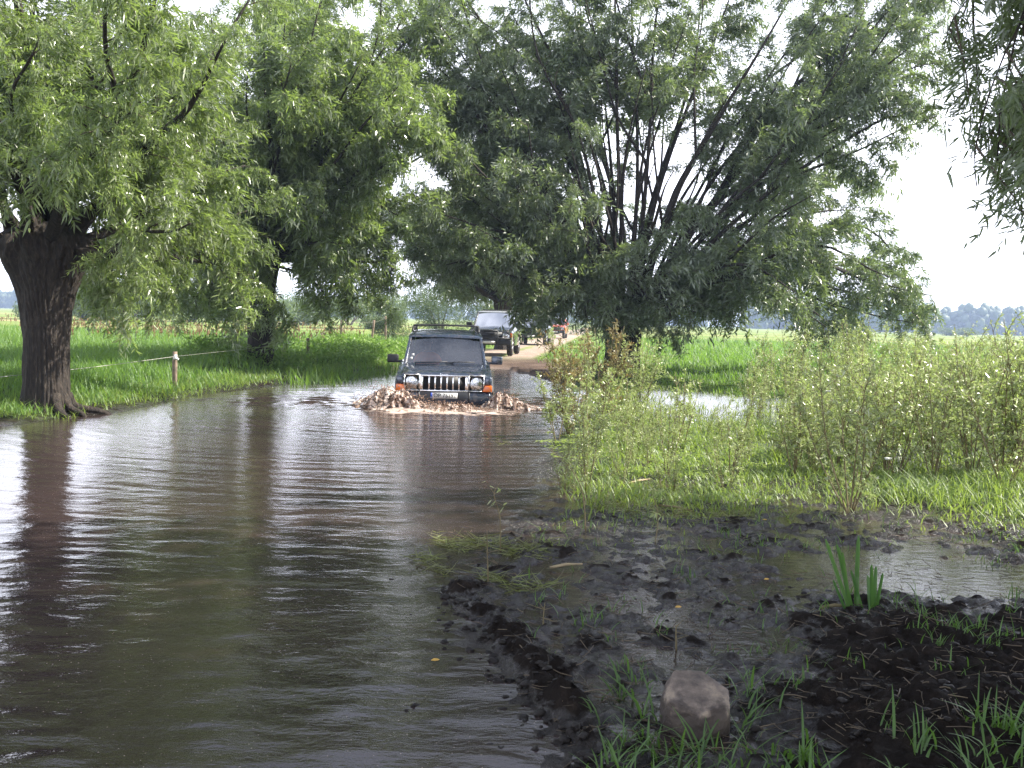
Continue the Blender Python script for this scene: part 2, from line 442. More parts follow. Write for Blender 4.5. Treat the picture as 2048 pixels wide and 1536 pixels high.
soil_a = (1 - ss(1.9, 2.8, tr + 0.8 * n_)) * ss(25, 28, Y) * (1 - ss(37, 42, Y)) * (~leftside)
soil_a = np.maximum(soil_a, ss(26, 28, Y) * (1 - ss(35.5, 37.5, Y + n_)) * (~leftside) * (1 - ss(1.6, 2.6, X + n_)))
rut = np.minimum(np.abs(X - xT(Y) - 0.75), np.abs(X - xT(Y) + 0.75))
track_a = np.where(Y > 60, 1 - ss(1.3, 1.8, tr), 1 - ss(0.45, 0.8, rut + 0.25 * n_)) * ss(37, 42, Y + n_)
far_a = ss(30, 55, Y + 6 * n_)
ny, nx = X.shape
idx = np.arange(nx * ny).reshape(ny, nx)
quads = np.stack([idx[:-1, :-1], idx[:-1, 1:], idx[1:, 1:], idx[1:, :-1]], -1).reshape(-1, 4)
gme = npmesh('ground', np.stack([X, Y, Z], -1).reshape(-1, 3), [quads], True,
             {'mud': mud_a.ravel(), 'soil': soil_a.ravel(), 'track': track_a.ravel(), 'far': far_a.ravel()})
link('ground', gme, ground_mat(), kind='structure')

# ------------------------------------------------------------------ water
def wave(x, y):
    r = np.hypot(x - JX, (y - JY + 0.8))
    w = 0.5 * fbm(x * 0.5, y * 0.5, 61, 3)
    ph = r + 0.35 * w
    att = 1 / (1 + 0.06 * r)
    k = 2 * math.pi
    pat = 0.35 + 0.65 * ss(-0.5, 0.6, fbm(x * 0.35 + 4, y * 0.6, 63, 3))
    md = ss(6.5, 10, y)
    sh = lambda a_: 2 * (1 - np.abs(np.sin(a_ / 2))) ** 1.3 - 0.8
    h = 0.0062 * att * pat * (0.55 + 0.45 * md) * (sh(ph * k / 0.38 + 2.2 * fbm(x * 1.3, y * 1.3, 66, 3)) + 0.5 * np.sin(ph * k / 0.23 + 5 * w + 2 * fbm(x * 2, y * 2, 69, 2)) + 0.5 * np.sin(ph * k / 0.8 + 2 * w))
    h = h * (1 - 0.35 * ss(11, 15, y)) + 0.0075 * (1 - 0.66 * ss(8, 12, y)) * fbm(x * 3.0, y * 5.5, 65, 4, 0.6)
    h = h + 0.0050 * (1 - 0.8 * md) * fbm(x * 5.5 + 2 * w, y * 9.5, 72, 3, 0.6)
    h = h + 0.0022 * (1 - md) * (1 - 2 * np.abs(fbm(x * 2.6 + 0.8 * w, y * 7 + x, 68, 3)))
    wk = np.exp(-((r - 2.2) / 2.6) ** 2) * ss(17, 20, y)
    h = h + wk * 0.055 * fbm(x * 1.8, y * 2.6, 67, 4)
    # bow wave ahead of the jeep
    h = h + (0.05 + 0.05 * fbm(x * 3, y * 4, 73, 3)) * np.exp(-((y - (JY - 1.3)) / 0.5) ** 2 - ((x - JX) / 1.5) ** 4)
    calm = ss(0.6, 0.0, x - xR(y)) * 0.85 + 0.15
    return h * calm
wx = np.concatenate([np.arange(-13, -9, 0.25), np.arange(-9, 3, 0.07), np.arange(3, 16, 0.25)])
wy = np.concatenate([np.arange(-8, 3, 0.4), np.arange(3, 10, 0.04), np.arange(10, 22, 0.055), np.arange(22, 37, 0.12), [38]])
WX, WY = np.meshgrid(wx, wy)
WZ = wave(WX, WY)
ny, nx = WX.shape
idx = np.arange(nx * ny).reshape(ny, nx)
quads = np.stack([idx[:-1, :-1], idx[:-1, 1:], idx[1:, 1:], idx[1:, :-1]], -1).reshape(-1, 4)
foam = (0.50 + 0.5 * fbm(WX * 3, WY * 5, 71, 4)) * np.exp(-((WX - JX - .1) / 1.6) ** 4 - ((WY - (JY - 1.35)) / 0.7) ** 4) + 0.42 * np.exp(-((WX - JX) / 2.8) ** 4 - ((WY - JY - 2) / 3.5) ** 4)
wme = npmesh('water', np.stack([WX, WY, WZ], -1).reshape(-1, 3), [quads], True, {'foam': foam.ravel()})
WATER = water_mat()
link('water', wme, WATER, kind='structure')

# ------------------------------------------------------------------ foliage builders
DOWN = np.array([0, 0, -1.0])
def rand_unit(n, r=rng):
    v = r.normal(size=(n, 3)); return nrm(v)
def strips(B, D, S, Ln, Wd, bend, ts, ws, var):
    """B base, D dir, S side (unit), bend vectors (N,3)*L*t^2 ; returns verts, quads, attr"""
    n = len(B); K = len(ts)
    ts = np.array(ts); ws = np.array(ws)
    ctr = B[:, None] + D[:, None] * (Ln[:, None] * ts)[..., None] + bend[:, None] * (Ln[:, None] * ts ** 2)[..., None]
    off = S[:, None] * (Wd[:, None] * ws * 0.5)[..., None]
    V = np.stack([ctr - off, ctr + off], 2).reshape(-1, 3)
    base = np.arange(n)[:, None] * (2 * K) + np.arange(K - 1)[None] * 2
    q = np.stack([base, base + 1, base + 3, base + 2], -1).reshape(-1, 4)
    return V, q, np.repeat(var, 2 * K)
def diamonds(B, D, S, Ln, Wd, bend, var):
    n = len(B)
    mid = B + D * (Ln * 0.42)[:, None] + bend * (Ln * 0.12)[:, None]
    off = S * (Wd * 0.5)[:, None]
    tip = B + D * Ln[:, None] + bend * Ln[:, None] * 0.8
    V = np.stack([B, mid + off, tip, mid - off], 1).reshape(-1, 3)
    b = np.arange(n)[:, None] * 4
    t = np.concatenate([b + np.array([[0, 1, 2]]), b + np.array([[0, 2, 3]])])
    return V, t, np.repeat(var, 4)
def leaf_cloud(B, D, r, L0=0.10, W0=0.017, near=False, droop=0.4):
    n = len(B)
    D = nrm(D)
    up = nrm(np.array([[0, 0, 1.0]]) + 0.8 * rand_unit(n, r))
    S = nrm(np.cross(D, up))
    Ln = L0 * r.uniform(0.6, 1.2, n); Wd = W0 * r.uniform(0.75, 1.2, n)
    bend = DOWN[None] * r.uniform(0.0, droop, n)[:, None]
    var = np.clip(r.normal(0.5, 0.25, n), 0, 1)
    if near:
        return strips(B, D, S, Ln, Wd, bend, [0, 0.3, 0.68, 1], [0.12, 1, 0.75, 0.04], var)
    return diamonds(B, D, S, Ln, Wd, bend, var)
def curve_pts(ctrl, n):
    """Catmull-Rom through control points"""
    c = np.asarray(ctrl, float)
    c = np.vstack([2 * c[0] - c[1], c, 2 * c[-1] - c[-2]])
    m = len(c) - 3; out = []
    for t in np.linspace(0, m - 1e-6, n):
        i = int(t); u = t - i; p0, p1, p2, p3 = c[i:i + 4]
        out.append(0.5 * ((2 * p1) + (-p0 + p2) * u + (2 * p0 - 5 * p1 + 4 * p2 - p3) * u * u + (-p0 + 3 * p1 - 3 * p2 + p3) * u ** 3))
    return np.array(out)

def trunk_mesh(prof, r, ridge=0.06, lean=(0, 0), knobs=8, flare=1.25, k=72, rows=70):
    """prof: list of (z, radius)"""
    pz = [p[0] for p in prof]; pr = [p[1] for p in prof]
    zs = np.linspace(pz[0], pz[-1], rows); an = np.arange(k) * 2 * math.pi / k
    Zg, A = np.meshgrid(zs, an, indexing='ij')
    rad = np.interp(zs, pz, pr)[:, None] * np.ones_like(A)
    s = int(r.integers(1000))
    per = lambda f, zf, sd: vn(np.cos(A) * f + 50, np.sin(A) * f + Zg * zf + 50, sd) + vn(np.sin(A) * f + 20 + Zg * zf * 0.7, np.cos(A) * f + 90, sd + 5) - 1
    rid = np.abs(np.sin(A * 17 + 5 * per(2.2, 0.9, s + 3) + 0.7 * Zg)) ** 0.6 * (.6 + .5 * per(3, 4, s + 41)) + .12 * per(12, 9, s + 44)
    rad = rad * (1 + 0.10 * per(1.2, 0.8, s) + ridge * (rid - 0.6) + 0.05 * per(5, 1.6, s + 9))
    fl = np.exp(-(Zg - pz[0]) / 0.16); rad = rad * (1 + (flare - 1) * fl * (0.6 + 0.8 * np.abs(np.sin(A * 2.5 + s))))
    top = ss(pz[-1] - 0.9, pz[-1] - 0.2, Zg)
    rad = rad * (1 + top * 0.20 * per(2.6, 3.0, s + 21) + top * 0.16 * per(6, 6.0, s + 31) + top * .08 * per(13, 12, s + 33))
    u = (Zg - pz[0]) / (pz[-1] - pz[0])
    x = np.cos(A) * rad + lean[0] * u; y = np.sin(A) * rad + lean[1] * u
    V = np.stack([x, y, Zg], -1).reshape(-1, 3)
    i = np.arange(rows - 1)[:, None] * k; j = np.arange(k)[None]; j2 = (j + 1) % k
    q = np.stack([i + j, i + j2, i + k + j2, i + k + j], -1).reshape(-1, 4)
    V = np.vstack([V, [[lean[0], lean[1], pz[-1] + 0.12]]])
    t = np.array([[(rows - 1) * k + a, (rows - 1) * k + (a + 1) % k, rows * k] for a in range(k)])
    return npmesh('trunk', V, [q, t], True)

def willow(name, base, prof, limbs, auto, r, label, sprays, sec_n=12, seclen=(1.0, 2.4), ridge=0.06, lean=(0, 0), az_bias=None, keep=None,
           group=None, limb_r=0.11, autolen=(5, 8), inc=(0.05, 1.1), t0=0.1, small_from=99):
    """pollard willow: trunk, branch parts, twigs, leaves. limbs: explicit control points in world space."""
    root = empty(name, tuple(base), label=label, cat='tree', group=group)
    base = np.array(base, float)
    link('trunk', trunk_mesh(prof, r, ridge, lean, k=150, rows=150), BARK, root)
    head = np.array([lean[0], lean[1], prof[-1][0]]); hr = prof[-1][1]
    LL = []
    for c in limbs:
        c = [np.array(p) - base for p in c]
        LL.append((curve_pts(c, 16), None))
    for j_ in range(len(LL)):
        pts = LL[j_][0]; ln = np.linalg.norm(pts[-1] - pts[0]); T = np.linspace(0, 1, 16)[:, None]
        w_ = sum(r.normal(0, .05, (1, 3)) * np.sin(T * f_ + r.uniform(0, 6)) for f_ in (4, 8, 13)) * min(1, ln / 6) * T ** .5 * (1.6 if j_ < small_from else .3)
        LL[j_] = (pts + w_, None)
        if j_ >= small_from: continue
        for fk in range(2 if ln > 4 else 1):
            i0 = int(r.integers(3, 9)); tan = nrm(pts[i0 + 1] - pts[i0]); side = nrm(np.cross(tan, rand_unit(1, r)[0]))
            d = nrm(tan + side * r.uniform(.35, .7)); l2 = ln * r.uniform(.35, .55); q = [LL[j_][0][i0]]
            for s_ in range(4):
                d = nrm(d + tan * .12 + r.normal(0, .10, 3)); q.append(q[-1] + d * l2 / 4)
            LL.append((curve_pts(q, 16), 0.45))
    for i in range(auto):
        az = r.uniform(0, 2 * math.pi) if az_bias is None else az_bias[i % len(az_bias)] + r.normal(0, 0.3)
        incl = inc[0] + (inc[1] - inc[0]) * r.uniform() ** 0.8
        ln = r.uniform(*autolen) * (1 - 0.15 * incl)
        d = np.array([math.sin(incl) * math.cos(az), math.sin(incl) * math.sin(az), math.cos(incl)])
        st = head + np.array([math.cos(az), math.sin(az), 0]) * hr * r.uniform(0.3, 0.9) + np.array([0, 0, -0.12])
        pts = [st]
        dd = d.copy()
        for s_ in range(5):
            dd = nrm(dd + np.array([0, 0, 0.10 - 0.13 * max(0, s_ - 2)]) + r.normal(0, 0.09, 3))
            pts.append(pts[-1] + dd * ln / 5)
        LL.append((curve_pts(pts, 16), None))
    PT = []; DT = []; SC = []
    for li, (pts, rs_) in enumerate(LL):
        seg = np.linalg.norm(np.diff(pts, axis=0), axis=1); ln = seg.sum()
        sm = small_from <= li < len(limbs)
        r0 = (0.007 if sm else limb_r) * r.uniform(0.6, 1.2) * min(1, ln / 5)
        if rs_: r0 = limb_r * rs_
        b = MB(); b.tube(pts, np.linspace(r0, min(0.012, r0 * .4), len(pts)), 8); b.build('branch', BARK, root, smooth=True, fixn=False)
        tan = nrm(np.gradient(pts, axis=0))
        ns = max(4, int(sec_n * ln / 6))
        if sm: ns = int(ns * 0.55)
        for j in range(ns):
            t = t0 + (1 - t0) * (j + r.uniform()) / ns
            i = min(14, int(t * 15)); p0 = pts[i] + (pts[i + 1] - pts[i]) * min(1, t * 15 - i)
            pr = nrm(np.cross(tan[i], rand_unit(1, r)[0]))
            d = nrm(tan[i] * 0.7 + pr * 0.85 + np.array([0, 0, 0.12]))
            PT.append(p0); DT.append(d); SC.append((r.uniform(0.45, 0.85) if sm else r.uniform(*seclen)) * (1.12 - 0.45 * t))
    PT = np.array(PT); DT = np.array(DT); SC = np.array(SC)
    if keep is not None:
        k_ = keep(PT + base, r) & keep(PT + base + DT * SC[:, None] * 0.7, r) & keep(PT + base + DT * SC[:, None] * 0.8 + DOWN * 0.5, r); PT, DT, SC = PT[k_], DT[k_], SC[k_]
    n = len(PT)
    me = bpy.data.meshes.new('leaves'); me.vertices.add(n); me.vertices.foreach_set('co', PT.astype(np.float32).ravel())
    rot = np.stack([np.zeros(n), -np.arcsin(np.clip(DT[:, 2], -.95, .95)), np.arctan2(DT[:, 1], DT[:, 0])], -1)
    at = me.attributes.new('rot', 'FLOAT_VECTOR', 'POINT'); at.data.foreach_set('vector', rot.astype(np.float32).ravel())
    at = me.attributes.new('scl', 'FLOAT', 'POINT'); at.data.foreach_set('value', (SC / 1.6).astype(np.float32))
    o = link('leaves', me, None, root, kind='stuff')
    o.modifiers.new('sprays', 'NODES').node_group = spray_group(sprays)
    return root, n

def make_spray(r, ntw, nl, L0, W0, near, m, droop=0.7, twlen=(0.25, 0.75)):
    """a leafy side branch 1.6 m long along +X: wood, twigs and leaves"""
    q = [np.zeros(3)]; dd = np.array([1.0, 0, 0])
    for s_ in range(4):
        dd = nrm(dd + DOWN * 0.13 * s_ * droop + r.normal(0, 0.11, 3)); q.append(q[-1] + dd * 0.4)
    q = curve_pts(q, 9); tb = MB(); tb.tube(q, np.linspace(0.018, 0.004, 9), 4, False)
    tt = r.uniform(0.08, 1.0, ntw) * 7.99; ii = tt.astype(int); fr = (tt - ii)[:, None]
    TS = q[ii] * (1 - fr) + q[ii + 1] * fr; tq = nrm(q[ii + 1] - q[ii])
    TD = nrm(tq * 0.5 + 0.95 * rand_unit(ntw, r)); TL = r.uniform(*twlen, ntw); n = ntw
    dr_ = DOWN[None] * r.uniform(0.2, 0.9, n)[:, None] * droop
    pos = lambda t: TS + TD * (TL * t)[:, None] + dr_ * (TL * t * t)[:, None]
    K = 4; rows = [pos(t) for t in np.linspace(0, 1, K)]; S = nrm(np.cross(TD, rand_unit(n, r)))
    V = np.stack([np.stack([rows[i] - S * 0.003 * (1.2 - i / K), rows[i] + S * 0.003 * (1.2 - i / K)], 1) for i in range(K)], 1).reshape(-1, 3)
    bb = np.arange(n)[:, None] * (2 * K) + np.arange(K - 1)[None] * 2
    tb.add(V, [np.stack([bb, bb + 1, bb + 3, bb + 2], -1).reshape(-1, 4)]); nw = sum(len(x) for v in tb.f.values() for x in v)
    t = (np.arange(nl)[None] + r.uniform(0, 1, (n, nl))) / nl * 0.95 + 0.05
    B = TS[:, None] + TD[:, None] * (TL[:, None] * t)[..., None] + dr_[:, None] * (TL[:, None] * t * t)[..., None]
    tg = nrm(TD[:, None] + 2 * dr_[:, None] * t[..., None]); sd = nrm(np.cross(tg, rand_unit(n * nl, r).reshape(n, nl, 3)))
    D = nrm(tg * 0.45 + sd * 0.85 + DOWN * 0.28)
    V, f, a = leaf_cloud(B.reshape(-1, 3), D.reshape(-1, 3), r, L0, W0, near)
    wood = tb.mesh('w'); vw = np.concatenate(tb.v)
    fs = [np.concatenate(x) for x in tb.f.values()]
    me = npmesh('spray', np.vstack([vw, V]), fs + [f + len(vw)], False, {'var': np.concatenate([np.full(len(vw), .5), a])})
    bpy.data.meshes.remove(wood)
    me.materials.append(TWIG); me.materials.append(m)
    mi = np.zeros(len(me.polygons), np.int32); mi[sum(len(x) for x in fs):] = 1
    me.polygons.foreach_set('material_index', mi)
    return me
def spray_set(seed, num, **kw):
    r = np.random.default_rng(seed); col = bpy.data.collections.new('sprays')
    for i in range(num):
        col.objects.link(bpy.data.objects.new('leafy_spray', make_spray(r, **kw)))
    return col
def spray_group(col):
    g = bpy.data.node_groups.new('sprays', 'GeometryNodeTree')
    g.interface.new_socket('Geometry', in_out='INPUT', socket_type='NodeSocketGeometry'); g.interface.new_socket('Geometry', in_out='OUTPUT', socket_type='NodeSocketGeometry')
    gi = g.nodes.new('NodeGroupInput'); go = g.nodes.new('NodeGroupOutput')
    ci = g.nodes.new('GeometryNodeCollectionInfo'); ci.inputs['Collection'].default_value = col; ci.inputs['Separate Children'].default_value = True; ci.inputs['Reset Children'].default_value = True
    ip = g.nodes.new('GeometryNodeInstanceOnPoints'); ip.inputs['Pick Instance'].default_value = True
    ra = g.nodes.new('GeometryNodeInputNamedAttribute'); ra.data_type = 'FLOAT_VECTOR'; ra.inputs['Name'].default_value = 'rot'
    sa = g.nodes.new('GeometryNodeInputNamedAttribute'); sa.data_type = 'FLOAT'; sa.inputs['Name'].default_value = 'scl'
    rr = g.nodes.new('FunctionNodeRandomValue'); rr.data_type = 'INT'; rr.inputs[4].default_value = 0; rr.inputs[5].default_value = 999
    e2 = g.nodes.new('FunctionNodeEulerToRotation')
    l = g.links.new
    l(gi.outputs[0], ip.inputs['Points']); l(ci.outputs[0], ip.inputs['Instance']); l(rr.outputs[2], ip.inputs['Instance Index'])
    l(ra.outputs[0], e2.inputs[0]); l(e2.outputs[0], ip.inputs['Rotation']); l(sa.outputs[0], ip.inputs['Scale']); l(ip.outputs[0], go.inputs[0])
    return g
SPR_NEAR = spray_set(1, 5, ntw=36, nl=17, L0=0.19, W0=0.032, near=True, m=LEAF)
SPR_MID = spray_set(2, 6, ntw=34, nl=12, L0=0.25, W0=0.050, near=False, m=LEAF)
SPR_DARK = spray_set(3, 6, ntw=32, nl=11, L0=0.26, W0=0.055, near=False, m=LEAF_DARK)
SPR_HANG = spray_set(4, 5, ntw=17, nl=13, L0=0.18, W0=0.032, near=True, m=LEAF_DARK)

# tree 1, left pollard at 16 m
def PY(y0):
    return lambda px, py, dy=0.0: P(px, py, y0 + dy)
r1 = np.random.default_rng(11)
tot = 0
b1 = G(74, 826, 0.05); b1 = np.array([b1[0], 16.0, 0.0])
p1 = PY(16.0)
limbs1 = [
    [p1(60, 480), p1(70, 380, .1), p1(78, 240, .2), p1(82, 60, .4), p1(90, -160, .5)],
    [p1(20, 480), p1(0, 330, -.3), p1(-40, 150, -.6), p1(-90, -80, -.9)],
    [p1(95, 480), p1(130, 380, .3), p1(160, 250, .9), p1(200, 80, 1.5), p1(240, -150, 2.2)],
    [p1(140, 480), p1(200, 400, -.4), p1(290, 300, -1.0), p1(390, 190, -1.6), p1(470, 60, -2.2)],
    [p1(150, 470), p1(220, 380, .2), p1(320, 260, .6), p1(430, 120, 1.0), p1(520, -60, 1.4)],
    [p1(150, 490), p1(250, 440, .5), p1(370, 380, 1.2), p1(500, 330, 2.0)],
    [p1(130, 500), p1(200, 510, -.5), p1(270, 480, -1.1), p1(370, 440, -1.8)],
    [p1(100, 480, -.4), p1(150, 380, -1.2), p1(230, 230, -2.2), p1(300, 90, -3.2), p1(330, -60, -4.0)],
    [p1(60, 480, -.4), p1(60, 360, -1.2), p1(40, 220, -2.2), p1(60, 60, -3.2)],
    [p1(10, 480, -.3), p1(-60, 400, -1.), p1(-120, 280, -2.2)],
    [p1(140, 505, .8), p1(180, 530, 2.0), p1(215, 560, 3.0), p1(225, 590, 3.4)],
    [p1(140, 505, .5), p1(240, 510, 2.4), p1(310, 530, 3.8), p1(335, 560, 4.6)],
    [p1(140, 505, .5), p1(230, 520, 1.4), p1(330, 510, 2.4), p1(440, 520, 3.4), p1(520, 560, 4.2)],
    [p1(150, 500, .3), p1(230, 500, 1.0), p1(300, 470, 1.9), p1(400, 480, 2.8)],
]
_, k = willow('willow_tree', b1, [(-0.15, .45), (0.15, .38), (0.6, .335), (1.1, .33), (1.6, .36), (1.95, .42), (2.2, .50), (2.45, .60), (2.65, .65), (2.82, .60), (2.95, .40)],
              limbs1, 11, r1, 'thick pollard willow at the pond edge, nearest and leftmost tree',
              SPR_NEAR, t0=0.14, sec_n=14, autolen=(4, 6.5), inc=(0.05, 0.9), limb_r=0.12, ridge=0.15, seclen=(.7, 1.5), az_bias=[1.5, 2.6, 3.3, 4.0, 1.0])
tot += k
t1 = bpy.data.objects['willow_tree']
for i, a_ in enumerate((-0.75, -0.25, 0.3, 1.2, 2.6)):
    ln = r1.uniform(.35, .8); b = MB(); dx, dy = math.cos(a_), math.sin(a_)
    q = curve_pts([(dx * .30, dy * .30, .32), (dx * .44, dy * .44, .12), (dx * (.45 + ln * .5), dy * (.45 + ln * .5), .05 + r1.uniform(-.02, .03)), (dx * (.45 + ln) + r1.normal(0, .1), dy * (.45 + ln), -.12)], 12)
    b.tube(q, np.linspace(.10, .025, 12) * r1.uniform(.8, 1.1), 10); b.build('root', BARK, t1, smooth=True, fixn=False)
# tree 2 at 28 m
r2 = np.random.default_rng(12)
g2 = G(521, 742, 0.12); b2 = np.array([g2[0], 28.0, 0.05]); b2[0] = P(521, 742, 28)[0]
p2 = PY(28.0)
limbs2 = [
    [p2(515, 500), p2(515, 350), p2(518, 200), p2(512, 20), p2(505, -200)],
    [p2(535, 500), p2(548, 350, .4), p2(556, 180, .8), p2(570, 0, 1.2), p2(590, -200, 1.6)],
    [p2(545, 510), p2(600, 400, -.6), p2(670, 260, -1.3), p2(730, 130, -2.0), p2(770, -20, -2.6)],
    [p2(545, 505), p2(610, 360, .4), p2(700, 200, 1), p2(800, 60, 1.6), p2(850, -80, 2.0)],
    [p2(545, 520), p2(610, 460, -.8), p2(690, 380, -1.8), p2(770, 240, -2.8)],
    [p2(550, 515), p2(620, 470, .6), p2(700, 430, 1.4), p2(780, 400, 2.0)],
    [p2(500, 515), p2(440, 430, -.6), p2(380, 300, -1.2), p2(330, 150, -1.8), p2(300, 0, -2.2)],
    [p2(500, 515), p2(450, 460, .5), p2(370, 410, 1.2), p2(300, 390, 2.0)],
    [p2(500, 525), p2(430, 500, -.8), p2(350, 480, -1.7), p2(260, 500, -2.4)],
    [p2(510, 500), p2(470, 350, .4), p2(440, 180, .9), p2(420, 0, 1.4)],
    [p2(520, 510, -.4), p2(530, 420, -1.5), p2(560, 300, -2.8), p2(600, 170, -3.8), p2(640, 0, -4.6)],
    [p2(520, 520, -.4), p2(500, 450, -1.6), p2(470, 380, -3.0), p2(450, 280, -4)],
    [p2(550, 520, -.3), p2(600, 500, -1.4), p2(640, 480, -2.4), p2(690, 500, -3.0)],
    [p2(540, 500, .3), p2(650, 300, .9), p2(770, 130, 1.6), p2(850, 0, 2.2)],
    [p2(505, 530, .4), p2(440, 540, 1.4), p2(400, 570, 2.0), p2(385, 615, 2.4)],
    [p2(540, 530, .4), p2(600, 545, 1.3), p2(640, 575, 2.0), p2(655, 620, 2.3)],
    [p2(545, 525, -.2), p2(640, 520, -1.0), p2(710, 550, -1.6), p2(735, 600, -2.0)],
    [p2(520, 530, -.5), p2(505, 560, -1.2), p2(500, 600, -1.5), p2(498, 640, -1.6)],
    [p2(505, 530, .3), p2(430, 530, 1.2), p2(340, 540, 2.2), p2(250, 570, 3)],
    [p2(505, 530, -.2), p2(450, 520, -1.6), p2(400, 540, -2.6), p2(350, 580, -3.2)],
    [p2(550, 520, -.3), p2(640, 440, -.9), p2(730, 400, -1.5), p2(800, 430, -2)],
    [p2(550, 525, .2), p2(650, 480, .6), p2(740, 480, 1.0), p2(790, 520, 1.3)],
    [p2(545, 525, .3), p2(620, 510, 1.3), p2(700, 520, 2.4), p2(760, 550, 3.2)],
    [p2(545, 510, -.3), p2(660, 400, -1.2), p2(770, 330, -2.2), p2(830, 290, -2.8)],
    [p2(520, 500, -.3), p2(400, 330, -1.4), p2(330, 200, -2.4), p2(260, 60, -3.4)],
    [p2(540, 500, .2), p2(640, 330, -.4), p2(760, 210, -.9), p2(830, 190, -1.4)],
]
_, k = willow('willow_tree', b2, [(-0.25, .44), (0.1, .40), (0.7, .37), (1.6, .36), (2.4, .37), (2.9, .45), (3.3, .58), (3.5, .55)],
              limbs2, 16, r2, 'straight pollard willow on the left bank, its trunk mirrored in the pond',
              SPR_MID, sec_n=15, autolen=(5, 8), inc=(0.05, 1.15), seclen=(0.75, 1.7), ridge=0.08)
tot += k
